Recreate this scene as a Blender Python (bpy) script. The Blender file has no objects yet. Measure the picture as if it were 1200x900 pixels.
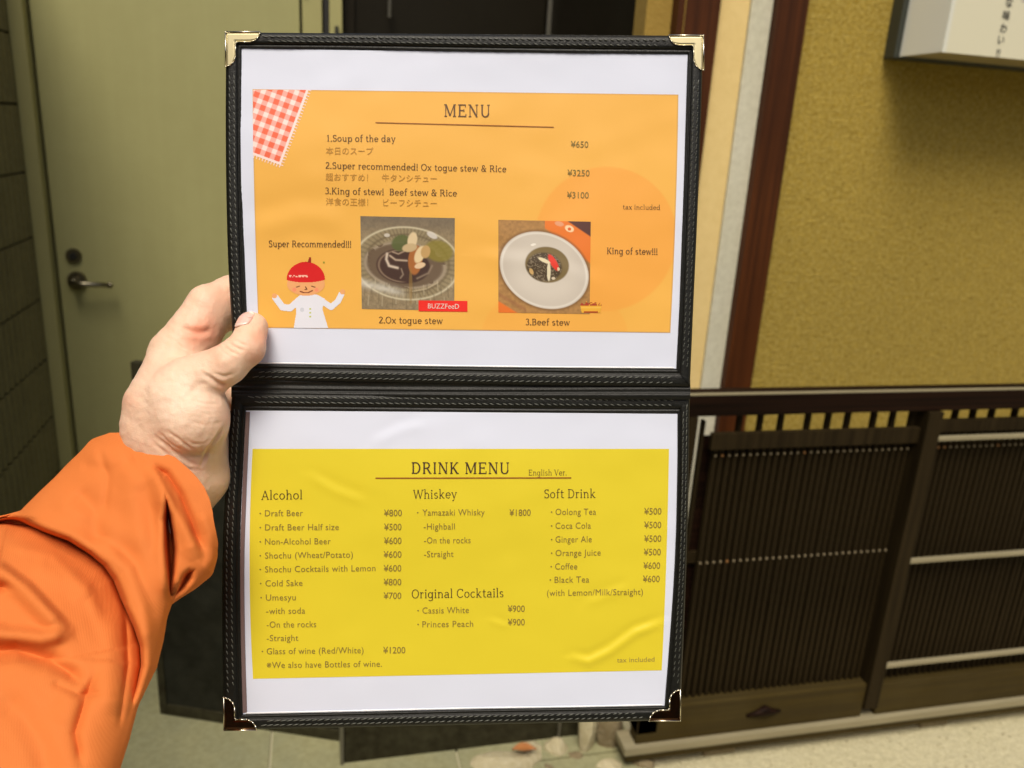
import bpy, bmesh, math, random
import numpy as np
from mathutils import Vector, Matrix
random.seed(7); RNG = np.random.default_rng(5)
SC = bpy.context.scene
COL = SC.collection

# ---------------------------------------------------------------- camera
FPX = 950.0
def _n(v):
    v = np.array(v, float); return v / np.linalg.norm(v)
_M = np.array([_n((4010, -12, FPX)), _n((-238, -317, FPX)), -_n((-151, 3127, FPX))])
_U, _S, _V = np.linalg.svd(_M); M = _U @ _V            # rows: world axes in camera coords (x right, y down, z forward)
CAM = np.array((0.0, 0.0, 1.5))
cam = bpy.data.cameras.new('camera'); camo = bpy.data.objects.new('camera', cam); COL.objects.link(camo)
R, U_, B = M[:, 0], -M[:, 1], -M[:, 2]
camo.matrix_world = Matrix(((R[0], U_[0], B[0], CAM[0]), (R[1], U_[1], B[1], CAM[1]), (R[2], U_[2], B[2], CAM[2]), (0, 0, 0, 1)))
cam.sensor_width = 36; cam.lens = FPX / 1200 * 36; cam.clip_start = 0.02; cam.clip_end = 2000
cam.dof.use_dof = True; cam.dof.focus_distance = 0.572; cam.dof.aperture_fstop = 8.2
SC.camera = camo

# ---------------------------------------------------------------- sky, sun, exposure
SUN = np.array((-0.22, -0.58, 1.0)); SUN /= np.linalg.norm(SUN)      # direction towards the sun
w = bpy.data.worlds.new('World'); SC.world = w; w.use_nodes = True
nt = w.node_tree; nt.nodes.clear()
sky = nt.nodes.new('ShaderNodeTexSky'); sky.sky_type = 'NISHITA'; sky.sun_disc = False
sky.sun_elevation = math.asin(SUN[2]); sky.sun_rotation = math.atan2(SUN[0], SUN[1])
sky.air_density = 1.0; sky.dust_density = 6.0; sky.ozone_density = 1.0
bg = nt.nodes.new('ShaderNodeBackground'); bg.inputs[1].default_value = 0.085
ou = nt.nodes.new('ShaderNodeOutputWorld')
nt.links.new(sky.outputs[0], bg.inputs[0]); nt.links.new(bg.outputs[0], ou.inputs[0])
sl = bpy.data.lights.new('sun', 'SUN'); sl.energy = 2.2; sl.angle = math.radians(26); sl.color = (1.0, 0.92, 0.77)
so = bpy.data.objects.new('sun', sl); COL.objects.link(so)
so.rotation_euler = Vector(tuple(SUN)).to_track_quat('Z', 'Y').to_euler()
SC.view_settings.view_transform = 'Standard'; SC.view_settings.look = 'None'
SC.view_settings.gamma = 1; SC.view_settings.use_curve_mapping = False
SC.view_settings.exposure = 0.25

# ---------------------------------------------------------------- geometry helpers
def P(px, py, d):
    """photo pixel(s) and depth(s) along the camera axis -> world points"""
    px = np.asarray(px, float); py = np.asarray(py, float); d = np.asarray(d, float)
    c = np.stack([(px - 600) / FPX * d, (py - 450) / FPX * d, d * np.ones_like(px)], -1)
    return c @ M.T + CAM
def cam2world(c): return c @ M.T + CAM

def wloc(o):
    p = np.zeros(3)
    while o is not None:
        p = p + np.array(o.location); o = o.parent
    return p
def mk(name, verts, faces, mat=None, parent=None, origin=None, smooth=False, colors=None):
    verts = np.asarray(verts, float).reshape(-1, 3)
    if origin is None:
        origin = wloc(parent) if parent is not None else np.array(((verts[:, 0].min() + verts[:, 0].max()) / 2, (verts[:, 1].min() + verts[:, 1].max()) / 2, verts[:, 2].min()))
    origin = np.array(origin, float)
    me = bpy.data.meshes.new(name)
    me.from_pydata((verts - origin).tolist(), [], [tuple(int(i) for i in f) for f in faces])
    if smooth: me.polygons.foreach_set('use_smooth', [True] * len(me.polygons))
    if colors is not None:
        a = me.color_attributes.new('Col', 'FLOAT_COLOR', 'POINT')
        c = np.ones((len(verts), 4)); c[:, :3] = colors; a.data.foreach_set('color', c.ravel())
    if mat is not None: me.materials.append(mat)
    me.update()
    o = bpy.data.objects.new(name, me); COL.objects.link(o)
    o.location = origin - (wloc(parent) if parent is not None else 0)
    if parent is not None: o.parent = parent
    return o
def empty(name, loc, rz=0):
    o = bpy.data.objects.new(name, None); COL.objects.link(o); o.location = loc; o.rotation_euler = (0, 0, rz)
    o.empty_display_size = .05; return o
def tag(o, label=None, cat=None, group=None, kind=None):
    if label: o['label'] = label
    if cat: o['category'] = cat
    if group: o['group'] = group
    if kind: o['kind'] = kind
    return o
class MB:
    """collects shapes into one mesh"""
    def __init__(s): s.v = []; s.f = []; s.n = 0
    def add(s, v, f):
        v = np.asarray(v, float).reshape(-1, 3); s.v.append(v)
        s.f += [tuple(int(i) + s.n for i in q) for q in f]; s.n += len(v); return s
    def box(s, x0, x1, y0, y1, z0, z1, b=0.0):
        if b <= 0:
            v = [(x, y, z) for z in (z0, z1) for y in (y0, y1) for x in (x0, x1)]
            f = [(0, 2, 3, 1), (4, 5, 7, 6), (0, 1, 5, 4), (2, 6, 7, 3), (0, 4, 6, 2), (1, 3, 7, 5)]
            return s.add(v, f)
        bm = bmesh.new(); bmesh.ops.create_cube(bm, size=1)
        for q in bm.verts: q.co = ((x0 + x1) / 2 + q.co.x * (x1 - x0), (y0 + y1) / 2 + q.co.y * (y1 - y0), (z0 + z1) / 2 + q.co.z * (z1 - z0))
        bmesh.ops.bevel(bm, geom=bm.edges[:], offset=b, segments=2, affect='EDGES', profile=.7)
        bm.verts.index_update()
        s.add([tuple(q.co) for q in bm.verts], [[q.index for q in f.verts] for f in bm.faces]); bm.free(); return s
    def tube(s, pts, r, n=12, caps=True):
        pts = np.asarray(pts, float); r = np.broadcast_to(r, (len(pts),))
        vs = []
        for i, p in enumerate(pts):
            t = pts[min(i + 1, len(pts) - 1)] - pts[max(i - 1, 0)]; t /= np.linalg.norm(t)
            a = np.array((0, 0, 1.)) if abs(t[2]) < .9 else np.array((1., 0, 0))
            u = np.cross(t, a); u /= np.linalg.norm(u); v = np.cross(t, u)
            for k in range(n):
                th = 2 * math.pi * k / n; vs.append(p + r[i] * (math.cos(th) * u + math.sin(th) * v))
        f = []
        for i in range(len(pts) - 1):
            for k in range(n):
                a, b = i * n + k, i * n + (k + 1) % n; f.append((a, b, b + n, a + n))
        if caps: f.append(tuple(range(n))[::-1]); f.append(tuple(range((len(pts) - 1) * n, len(pts) * n)))
        return s.add(vs, f)
    def build(s, name, mat, parent=None, smooth=False, origin=None):
        return mk(name, np.concatenate(s.v), s.f, mat, parent, origin, smooth)
def grid_faces(nr, nc, flip=False):
    i = np.arange(nr - 1)[:, None] * nc + np.arange(nc - 1)[None]
    q = np.stack([i, i + 1, i + nc + 1, i + nc], -1).reshape(-1, 4)
    return q[:, ::-1] if flip else q

def sstep(a, b, x):
    t = np.clip((x - a) / (b - a), 0, 1); return t * t * (3 - 2 * t)
def seg_dist(x, y, pts):
    """distance to a polyline, the signed side of it and the arc position 0..1"""
    best = np.full(np.shape(x), 1e9); side = np.zeros(np.shape(x)); arc = np.zeros(np.shape(x))
    pts = np.asarray(pts, float); L = np.hypot(*np.diff(pts, axis=0).T); tot = L.sum(); acc = 0
    for (ax, ay), (bx, by), l in zip(pts[:-1], pts[1:], L):
        dx, dy = bx - ax, by - ay
        t = np.clip(((x - ax) * dx + (y - ay) * dy) / (l * l + 1e-9), 0, 1)
        qx, qy = x - ax - t * dx, y - ay - t * dy; dd = np.hypot(qx, qy)
        cr = dx * qy - dy * qx
        m = dd < best; best = np.where(m, dd, best); side = np.where(m, np.sign(cr), side); arc = np.where(m, (acc + t * l) / tot, arc); acc += l
    return best, side, arc
def in_poly(x, y, pts):
    ins = np.zeros(np.shape(x), bool); n = len(pts)
    for i in range(n):
        (x1, y1), (x2, y2) = pts[i], pts[(i + 1) % n]
        c = ((y1 > y) != (y2 > y)) & (x < (x2 - x1) * (y - y1) / ((y2 - y1) + 1e-12) + x1); ins ^= c
    return ins
_tab = RNG.random((256, 256))
def vnoise(x, y, s=1.0, seed=0):
    x = np.asarray(x, float) / s + seed * 17.3; y = np.asarray(y, float) / s + seed * 9.7
    xi = np.floor(x).astype(int); yi = np.floor(y).astype(int); fx = x - xi; fy = y - yi
    fx = fx * fx * (3 - 2 * fx); fy = fy * fy * (3 - 2 * fy)
    g = lambda a, b: _tab[a % 256, b % 256]
    return (g(xi, yi) * (1 - fx) + g(xi + 1, yi) * fx) * (1 - fy) + (g(xi, yi + 1) * (1 - fx) + g(xi + 1, yi + 1) * fx) * fy
def s2l(c):
    c = np.asarray(c, float) / 255.; return np.where(c <= .04045, c / 12.92, ((c + .055) / 1.055) ** 2.4)

# ---------------------------------------------------------------- materials
def material(name, color=(.5, .5, .5), rough=.6, metal=0., noise=None, bump=None, coat=0., coat_rough=.1, spec=.5, sss=0., attr=False, sheen=0., grain=None, tex='OBJ', emis=None, ior=None):
    """noise: (scale, amount[, second colour]); bump: (scale, strength, distance); grain: (axis scales, amount)"""
    m = bpy.data.materials.new(name); m.use_nodes = True; t = m.node_tree; L = t.links
    p = t.nodes['Principled BSDF']
    p.inputs['Base Color'].default_value = (*color, 1); p.inputs['Roughness'].default_value = rough
    p.inputs['Metallic'].default_value = metal; p.inputs['Coat Weight'].default_value = coat
    p.inputs['Coat Roughness'].default_value = coat_rough; p.inputs['Specular IOR Level'].default_value = spec
    if sheen: p.inputs['Sheen Weight'].default_value = sheen
    if sss:
        p.inputs['Subsurface Weight'].default_value = sss; p.inputs['Subsurface Radius'].default_value = (1, .35, .2)
        p.inputs['Subsurface Scale'].default_value = .004
    tc = t.nodes.new('ShaderNodeTexCoord')
    src = None
    if attr:
        a = t.nodes.new('ShaderNodeVertexColor'); a.layer_name = 'Col'; src = a.outputs[0]
    def mixin(fac, c2, base):
        mx = t.nodes.new('ShaderNodeMix'); mx.data_type = 'RGBA'
        if base is None: mx.inputs[6].default_value = (*color, 1)
        else: L.new(base, mx.inputs[6])
        mx.inputs[7].default_value = (*c2, 1); L.new(fac, mx.inputs[0]); return mx.outputs[2]
    specs = noise if isinstance(noise, list) else ([noise] if noise else [])
    for sp in specs:
        n = t.nodes.new('ShaderNodeTexNoise'); n.inputs['Scale'].default_value = sp[0]; n.inputs['Detail'].default_value = 8; n.inputs['Roughness'].default_value = .65
        L.new(tc.outputs['Object'], n.inputs['Vector'])
        r = t.nodes.new('ShaderNodeMapRange'); r.inputs[1].default_value = .38; r.inputs[2].default_value = .66; r.inputs[4].default_value = sp[1]
        L.new(n.outputs[0], r.inputs[0])
        src = mixin(r.outputs[0], sp[2], src)
    if grain:
        mp = t.nodes.new('ShaderNodeMapping'); mp.inputs['Scale'].default_value = grain[0]; L.new(tc.outputs['Object'], mp.inputs[0])
        n = t.nodes.new('ShaderNodeTexNoise'); n.inputs['Scale'].default_value = 1; n.inputs['Detail'].default_value = 6; L.new(mp.outputs[0], n.inputs['Vector'])
        r = t.nodes.new('ShaderNodeMapRange'); r.inputs[1].default_value = .35; r.inputs[2].default_value = .65; r.inputs[4].default_value = grain[1]; L.new(n.outputs[0], r.inputs[0])
        src = mixin(r.outputs[0], grain[2], src)
    if src is not None: L.new(src, p.inputs['Base Color'])
    if bump:
        bl = bump if isinstance(bump, list) else [bump]; prev = None
        for sc, st, di in bl:
            n = t.nodes.new('ShaderNodeTexNoise'); n.inputs['Scale'].default_value = sc; n.inputs['Detail'].default_value = 5; L.new(tc.outputs['Object'], n.inputs['Vector'])
            b = t.nodes.new('ShaderNodeBump'); b.inputs['Strength'].default_value = st; b.inputs['Distance'].default_value = di
            L.new(n.outputs[0], b.inputs['Height'])
            if prev: L.new(prev, b.inputs['Normal'])
            prev = b.outputs[0]
        L.new(prev, p.inputs['Normal'])
    return m
mat = {}
mat['door'] = material('door_paint', (.40, .385, .175), .5, spec=.25, grain=((26, 26, 1.3), .22, (.33, .315, .135)), noise=[(1.5, .5, (.36, .35, .155)), (12, .25, (.35, .33, .14)), (300, .12, (.3, .28, .10))], bump=(180, .12, .001))
mat['frame'] = material('door_frame_paint', (.40, .375, .16), .45, spec=.3, noise=(6, .4, (.35, .325, .135)), bump=(160, .1, .001))
mat['steel'] = material('worn_steel', (.30, .27, .19), .35, 1, noise=(40, .5, (.18, .16, .1)))
mat['black'] = material('black_rubber', (.012, .011, .008), .6)
mat['tile'] = material('ribbed_tile_glaze', (.19, .17, .075), .6, spec=.3, noise=[(5, .6, (.13, .115, .05)), (80, .4, (.09, .08, .034))], bump=(200, .2, .001))
mat['dark_wall'] = material('dark_brown_boarding', (.012, .009, .004), .6, spec=.15, noise=(3, .5, (.02, .016, .009)))
mat['glass_panel'] = material('dark_door_panel', (.010, .0075, .003), .5, spec=.15, noise=(2, .5, (.016, .014, .008)))
mat['stucco'] = material('brown_stucco', (.46, .322, .050), .95, noise=[(1.8, .5, (.36, .25, .036)), (26, .6, (.27, .185, .026)), (70, .7, (.20, .135, .018)), (95, .7, (.56, .44, .13)), (220, .5, (.2, .13, .02))], spec=.15, bump=[(110, .6, .006), (300, .4, .002)])
mat['beige'] = material('beige_plaster', (.80, .61, .26), .9, noise=[(3, .5, (.76, .56, .23)), (40, .35, (.68, .49, .18))], bump=(120, .3, .003))  # warm light on the stucco is put into this paler colour
mat['gold'] = material('golden_plaster', (.33, .21, .035), .9, noise=[(5, .5, (.25, .155, .025)), (60, .4, (.4, .27, .06))], bump=(110, .4, .004))
mat['greyband'] = material('grey_cement_band', (.62, .60, .45), .8, noise=[(4, .5, (.70, .68, .56)), (60, .3, (.33, .3, .2))], bump=(130, .3, .002))
mat['timber'] = material('stained_brown_timber', (.070, .020, .005), .5, spec=.2, grain=((60, 60, 1.6), .8, (.032, .010, .003)), noise=(2.2, .55, (.13, .04, .008)), bump=(70, .2, .002))
mat['fence'] = material('dark_stained_fence_wood', (.013, .0085, .003), .65, spec=.08, grain=((90, 90, 3), .8, (.028, .019, .0075)), noise=(7, .5, (.016, .011, .0045)), bump=(120, .25, .002))
mat['rail'] = material('black_brown_rail', (.005, .0022, .001), .6, spec=.08, grain=((2, 90, 90), .7, (.02, .008, .004)), bump=(120, .2, .002))
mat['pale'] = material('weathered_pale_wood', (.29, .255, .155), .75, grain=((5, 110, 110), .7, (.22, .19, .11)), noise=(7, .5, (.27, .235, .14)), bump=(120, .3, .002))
mat['board'] = material('olive_brown_board', (.052, .036, .0095), .65, spec=.08, grain=((3, 80, 80), .7, (.036, .026, .010)), noise=(9, .4, (.075, .057, .022)), bump=(90, .3, .002))
mat['nail'] = material('pale_nail', (.26, .21, .13), .5)
mat['nail2'] = material('rusty_nail', (.35, .16, .05), .5)
mat['ground'] = material('pale_concrete_ground', (.52, .48, .32), .95, noise=[(6, .5, (.44, .40, .23)), (60, .8, (.66, .61, .40)), (140, .6, (.32, .28, .15))], bump=[(50, .6, .01), (160, .5, .004)])
mat['floor'] = material('olive_stone_tile', (.31, .31, .185), .8, spec=.2, noise=[(9, .7, (.38, .365, .20)), (60, .5, (.22, .21, .10))], bump=[(40, .4, .004)])
mat['grout'] = material('pale_grout', (.50, .47, .31), .9)
mat['chalk'] = material('smudged_blackboard', (.010, .010, .006), .6, spec=.2, noise=[(9, .75, (.019, .02, .015)), (24, .28, (.05, .05, .036))], bump=(60, .1, .001))
mat['planter'] = material('dark_weathered_box', (.017, .014, .006), .6, spec=.2, noise=[(11, .7, (.034, .031, .016)), (35, .35, (.085, .08, .045))], bump=(50, .3, .003))
mat['edge'] = material('dull_metal_edge', (.2, .19, .15), .4, .6)
mat['soil'] = material('dark_soil', (.03, .022, .012), 1, bump=(60, 1, .02))
mat['stone'] = material('pale_stone', (.50, .44, .27), .9, noise=[(14, .9, (.34, .28, .15)), (60, .6, (.62, .57, .40))], bump=[(30, .7, .01), (120, .5, .003)])
mat['stone2'] = material('brown_stone', (.22, .17, .09), .9, noise=[(14, .8, (.14, .10, .05)), (60, .6, (.3, .26, .16))], bump=[(30, .7, .01), (120, .5, .003)])
mat['leaf'] = material('dry_orange_leaf', (.45, .18, .05), .7, noise=(40, .6, (.3, .1, .03)))
mat['signwhite'] = material('white_acrylic', (.88, .90, .80), .25, coat=.3)
mat['signcream'] = material('cream_acrylic', (.62, .57, .38), .3, attr=True)
mat['signedge'] = material('dark_sign_casing', (.035, .04, .03), .5)
mat['ink'] = material('black_ink', (.02, .02, .02), .6)
mat['leather'] = material('black_leatherette', (.007, .0072, .006), .40, noise=(300, .5, (.013, .0135, .011)), bump=[(900, .5, .0006), (2600, .5, .0003)], spec=.35)
mat['thread'] = material('dark_grey_thread', (.10, .105, .088), .45, spec=.6)
mat['brass'] = material('polished_brass', (.62, .55, .33), .42, 1, noise=(60, .25, (.54, .46, .25)))
mat['nickel'] = material('polished_nickel', (.10, .065, .04), .22, 1, noise=(90, .7, (.24, .08, .035)))  # dark base and reddish patches paint in reflections of the surroundings
VINYL = dict(coat=.35, coat_rough=.25, rough=.6, spec=.3)
mat['pocket'] = material('mauve_vinyl_edge', (.20, .14, .14), .25, coat=.5)
mat['pocket2'] = material('clear_white_vinyl_edge', (.78, .80, .84), .2, coat=.6)
mat['rim'] = material('bright_rolled_rim', (.75, .70, .55), .2, 1)
mat['paper'] = material('white_paper_under_vinyl', (.71, .755, .90), **VINYL)
mat['print'] = material('printed_page', attr=True, **VINYL)
mat['ink_brown'] = material('brown_serif_print', (.13, .065, .025), **VINYL)
mat['ink_dark'] = material('dark_brown_heading_print', (.06, .03, .02), **VINYL)
mat['ink_jp'] = material('light_brown_print', (.50, .27, .05), **VINYL)
mat['ink_olive'] = material('olive_small_print', (.25, .175, .04), **VINYL)
mat['ink_pale'] = material('pale_small_print', (.36, .27, .06), **VINYL)
mat['ink_white'] = material('white_print', (.80, .62, .55), **VINYL)
mat['ink_rule'] = material('reddish_brown_rule', (.30, .10, .015), **VINYL)
mat['skin'] = material('skin', attr=True, rough=.5, sss=.22, bump=[(260, .3, .0014), (1100, .45, .0005)], spec=.4)
mat['nailskin'] = material('fingernail', (.84, .56, .48), .22, attr=True, sss=.2, coat=.4)
mat['sleeve'] = material('orange_ripstop_nylon', (.68, .190, .044), .75, noise=(18, .3, (.72, .215, .056)), bump=[(700, .15, .0004)], spec=.15)
_t = mat['sleeve'].node_tree; _p = _t.nodes['Principled BSDF']; _tc = _t.nodes.new('ShaderNodeTexCoord'); _prev = _p.inputs['Normal'].links[0].from_socket
for _d, _dir in enumerate(('X', 'Z')):
    _w = _t.nodes.new('ShaderNodeTexWave'); _w.bands_direction = _dir; _w.inputs['Scale'].default_value = 330; _w.inputs['Distortion'].default_value = .8; _w.inputs['Detail'].default_value = 1
    _mp = _t.nodes.new('ShaderNodeMapping'); _mp.inputs['Rotation'].default_value = (0, math.radians(32), 0); _t.links.new(_tc.outputs['Object'], _mp.inputs[0]); _t.links.new(_mp.outputs[0], _w.inputs['Vector'])
    _b = _t.nodes.new('ShaderNodeBump'); _b.inputs['Strength'].default_value = .10; _b.inputs['Distance'].default_value = .0005
    _t.links.new(_w.outputs['Fac'], _b.inputs['Height']); _t.links.new(_prev, _b.inputs['Normal']); _prev = _b.outputs[0]
_t.links.new(_prev, _p.inputs['Normal'])

# ================================================================= SETTING
YW, YD, YF = 2.0, 3.0, 1.62
g = MB(); g.box(-40, 40, -40, 40, -.3, 0); tag(g.build('ground', mat['ground']), kind='structure')
# entrance floor: grout bed and stone tiles
g = MB(); g.box(-.90, .80, .55, 3.0, .002, .010); fl = tag(g.build('entrance_floor', mat['grout']), kind='structure')
tm = None
for ix in range(3):
    for iy in range(5):
        x0 = -.875 + ix * .75 - .15; x0 = [-.875, -.122, .328][ix]; x1 = [-.128, .322, .778][ix]
        y0 = .572 + iy * .50; y1 = min(y0 + .494, 2.99)
        b = MB(); b.box(x0, x1, y0, y1, .0104, .0165, .0015); b.build('floor_tile', mat['floor'], fl)

# ribbed tile wall on the left, courses of tiles
wall = tag(empty('tiled_side_wall', (-.95, 2.0, 0)), 'dark brown ribbed tile wall running back to the left of the cream door', 'wall')
b = MB(); b.box(-1.10, -.915, -.6, 2.955, 0, 2.10); b.build('wall_core', mat['dark_wall'], wall)
nr = 13; tl = .585; ys = np.linspace(0, tl, nr * 8 + 1)
hx = .018 * np.sqrt(np.abs(np.sin(np.pi * ys / tl * nr)))
hx[0] = hx[-1] = 0
v = []; th = .2045
for z in (0.0015, 0.004, th - .004, th - .0015):
    e = 0 if z in (0.0015, th - .0015) else 1
    for y, h in zip(ys, hx): v.append((-.912 + e * (.004 + h), y, z))
tile0 = mk('wall_tile', v, grid_faces(4, len(ys)), mat['tile'], wall, origin=(-.912, 0, 0), smooth=False)
tme = tile0.data; first = True
for k in range(10):
    for j in range(6):
        o = tile0 if first else tile0.copy()
        if not first: COL.objects.link(o)
        first = False; o.parent = wall
        o.location = (-.912 + .95, 2.945 - (j + 1) * .59 - 2.0, .066 + k * th)
b = MB(); b.box(-.932, -.901, 2.958, 3.05, 0, 2.4); b.build('corner_strip', mat['dark_wall'], wall)

# back wall of the entrance
bw = MB(); bw.box(-1.1, .80, 3.05, 3.25, 0, 2.9); tag(bw.build('entrance_back_wall', mat['dark_wall']), 'dark recessed wall holding the cream metal door', 'wall')

# cream metal door
d = tag(empty('metal_door', (-.45, 3.0, 0)), 'plain cream painted metal door with round lock and lever handle', 'door')
b = MB()
b.box(-.895, -.852, 2.94, 3.045, .02, 2.15, .003); b.box(-.045 + .012, .03, 2.965, 3.045, .02, 2.15, .003); b.box(-.852, -.033, 2.965, 3.045, 2.11, 2.15, .003)
b.build('door_frame', mat['frame'], d)
b = MB(); b.box(-.843, -.042, 2.985, 3.03, .03, 2.10, .002); b.build('door_leaf', mat['door'], d)
b = MB(); b.box(-.852, -.035, 3.032, 3.046, .02, 2.11); b.build('shadow_gap_seal', mat['black'], d)
hl = MB(); hx0, hz0 = -.788, .940
hl.tube([(hx0, 2.985, hz0), (hx0, 2.972, hz0)], [.031, .029], 28); hdl = hl.build('handle', mat['steel'], d, smooth=False)
b = MB(); b.tube([(hx0, 2.972, hz0), (hx0, 2.93, hz0)], .012, 16); b.tube([(hx0 - .006, 2.93, hz0), (hx0 + .03, 2.927, hz0 - .003), (hx0 + .108, 2.93, hz0 - .006)], [.011, .0095, .0085], 14)
b.tube([(hx0 + .108, 2.93, hz0 - .006), (hx0 + .118, 2.935, hz0 - .006)], [.0105, .0105], 14)
b.build('lever', mat['steel'], hdl, smooth=True)
b = MB(); b.tube([(hx0 - .003, 2.985, 1.022), (hx0 - .003, 2.976, 1.022)], [.026, .024], 28); lk = b.build('lock', mat['steel'], d)
b = MB(); b.tube([(hx0 - .003, 2.977, 1.022), (hx0 - .003, 2.970, 1.022)], [.012, .011], 20); b.build('keyhole_barrel', mat['black'], lk)
b = MB(); b.box(.036, .052, 2.955, 3.04, .02, 2.2); b.build('jamb_seal', mat['black'], d)
b = MB(); b.box(.053, .094, 2.945, 3.045, .02, 2.2, .003); b.build('jamb', mat['frame'], d)
b = MB(); b.box(-.028, -.016, 2.955, 2.966, 1.89, 2.05, .001); b.build('hinge', mat['black'], d)
b = MB(); b.box(.070, .082, 2.932, 2.9445, 1.70, 1.80, .001); b.build('latch_plate', mat['black'], d)

# dark panel door beside it
d2 = tag(empty('dark_sliding_door', (.45, 3.0, 0)), 'nearly black panel door right of the cream door', 'door')
b = MB(); b.box(.10, .795, 3.0, 3.035, .02, 2.2, .003); b.build('door_panel', mat['glass_panel'], d2)
b = MB(); b.box(.10, .135, 2.985, 2.9985, .02, 2.2, .002); b.build('door_stile', mat['dark_wall'], d2)
b = MB(); b.tube([(.25, 2.97, 1.845), (.25, 2.965, 1.90)], .006, 10); b.build('pull_cord', mat['edge'], d2)

# stucco house with timber posts
h = tag(empty('stucco_house', (2.0, 2.0, 0)), 'brown stucco house front with timber posts behind the slatted fence', 'building')
def hb(name, x0, x1, y0, y1, z0, z1, m, bv=.003):
    b = MB(); b.box(x0, x1, y0, y1, z0, z1, bv); return b.build(name, mat[m], h)
hb('return_wall', .800, .815, 2.08, 3.05, 0, 2.75, 'dark_wall', .002)
hb('conduit', .785, .7985, 2.93, 2.943, 0, 2.75, 'edge', .001)
hb('plaster_strip', .780, .846, 2.0, 2.08, 0, 2.75, 'gold')
hb('timber_post', .847, .955, 1.965, 2.08, 0, 2.75, 'timber', .004)
hb('post_fillet', .862, .8635, 1.962, 1.966, 0, 2.7, 'gold', 0)
hb('beige_panel', .9565, 1.044, 1.99, 2.10, 0, 2.75, 'beige')
hb('cement_band', 1.045, 1.103, 1.983, 2.10, 0, 2.75, 'greyband')
hb('timber_post', 1.1045, 1.188, 1.962, 2.10, 0, 2.75, 'timber', .004)
hb('stucco_wall', 1.189, 8.0, 2.0, 2.2, 0, 2.75, 'stucco', 0)
hb('lintel', .78, 8.0, 1.95, 2.3, 2.752, 3.0, 'timber', .004)
hb('upper_wall', .80, 8.0, 2.02, 3.4, 3.001, 5.2, 'stucco', 0)

# unseen house added behind the camera to close off the low sky
ow = tag(empty('opposite_house', (0, -3.1, 0)), 'plain grey brown house wall across the lane behind the photographer', 'building')
b = MB(); b.box(-7, 7, -3.9, -3.1, 0, 2.7, .01); b.build('house_wall', material('grey_brown_render', (.16, .13, .09), .9, noise=(3, .5, (.12, .1, .07))), ow)
b = MB(); b.box(-7.2, 7.2, -4.1, -2.95, 2.701, 2.8, .01); b.build('eave', mat['timber'], ow)
for x_ in (-3.2, .6, 3.4):
    b = MB(); b.box(x_, x_ + 1.3, -3.098, -3.07, .9, 2.2, .005); wn = b.build('window_frame', mat['timber'], ow)
    b = MB(); b.box(x_ + .06, x_ + 1.24, -3.069, -3.062, .96, 2.14); b.build('pane', mat['glass_panel'], wn)

# light box sign on the stucco
sg = tag(empty('lightbox_sign', (1.8, 1.9, 1.74)), 'white and cream box sign with Japanese lettering on the brown stucco wall', 'sign')
SX0, SY0, SZ0 = 1.461, 1.80, 1.743
b = MB(); b.box(SX0 - .014, 2.25, 1.955, 1.998, SZ0 - .004, 2.35, .004); b.build('casing', mat['signedge'], sg)
b = MB(); b.box(SX0, SX0 + .004, SY0 + .001, 1.954, SZ0, 2.35, .0015); b.build('side_panel', mat['signwhite'], sg)
b = MB(); b.box(SX0 + .0045, 2.24, SY0 + .004, 1.954, SZ0 + .002, SZ0 + .006); b.build('bottom_panel', material('sign_underside', (.42, .36, .2), .6), sg)
# printed face: cream with part of a bowl picture
nx, nz = 120, 90; xs = np.linspace(SX0, 2.24, nx); zs = np.linspace(SZ0, 2.35, nz)
X_, Z_ = np.meshgrid(xs, zs); cc = np.tile(np.array((.70, .67, .50)), (nz, nx, 1))
ex = (X_ - 1.86) / .36; ez = (Z_ - 1.975) / .125; rr = np.hypot(ex, ez)
cc[rr < 1] = (.42, .38, .34); cc[rr < .86] = (.36, .34, .2)
mm = (rr < .8); cc[mm] = np.array((.33, .32, .13)) * (.6 + .7 * vnoise(X_[mm], Z_[mm], .02)[:, None])
e2 = np.abs(X_ - SX0) < .012; cc[e2] = (.70, .71, .62)
mk('front_panel', np.stack([X_, np.full_like(X_, SY0), Z_], -1), grid_faces(nz, nx), mat['signcream'], sg, colors=cc.reshape(-1, 3))

# slatted fence
fn = tag(empty('slatted_fence', (1.6, 1.53, 0)), 'low dark wooden slatted fence standing in front of the stucco wall', 'fence')
KF = 1.53 / 1.62
def fz(z): return 1.5 - (1.5 - z) * KF
def fb(name, x0, x1, y0, y1, z0, z1, m='fence', bv=.002):
    x0, x1, z0, z1 = x0 * KF, x1 * KF, fz(z0), fz(z1); y0, y1 = y0 - .09, y1 - .09
    b = MB(); b.box(x0, x1, y0, y1, z0, z1, bv); return b.build(name, mat[m], fn)
FX0, FX1, PX0, PX1 = .79, 3.2, 1.461, 1.503
fb('top_rail', FX0, FX1, 1.60, 1.655, .905, .955, 'rail', .003)
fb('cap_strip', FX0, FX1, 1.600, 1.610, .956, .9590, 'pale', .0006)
fb('end_post', FX0, .847, 1.60, 1.65, .03, .904, 'fence')
fb('middle_post', PX0, PX1, 1.592, 1.65, .03, .904, 'fence')
fb('end_post', 2.9, 2.95, 1.592, 1.65, .03, .904, 'fence')
fb('cross_batten', .893, PX0 - .001, 1.608, 1.622, .817, .858, 'fence')
fb('cross_batten', PX1 + .001, 2.899, 1.608, 1.622, .843, .876, 'fence')
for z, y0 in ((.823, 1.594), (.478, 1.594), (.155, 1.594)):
    fb('pale_bar', PX1 + .001, 2.899, y0, 1.6075, z + .003, z + .013, 'pale')  # pale tone paints in the light on the battens' top faces
fb('bottom_board', FX0, PX0 - .001, 1.600, 1.640, .0015, .108, 'board', .003)
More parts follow.
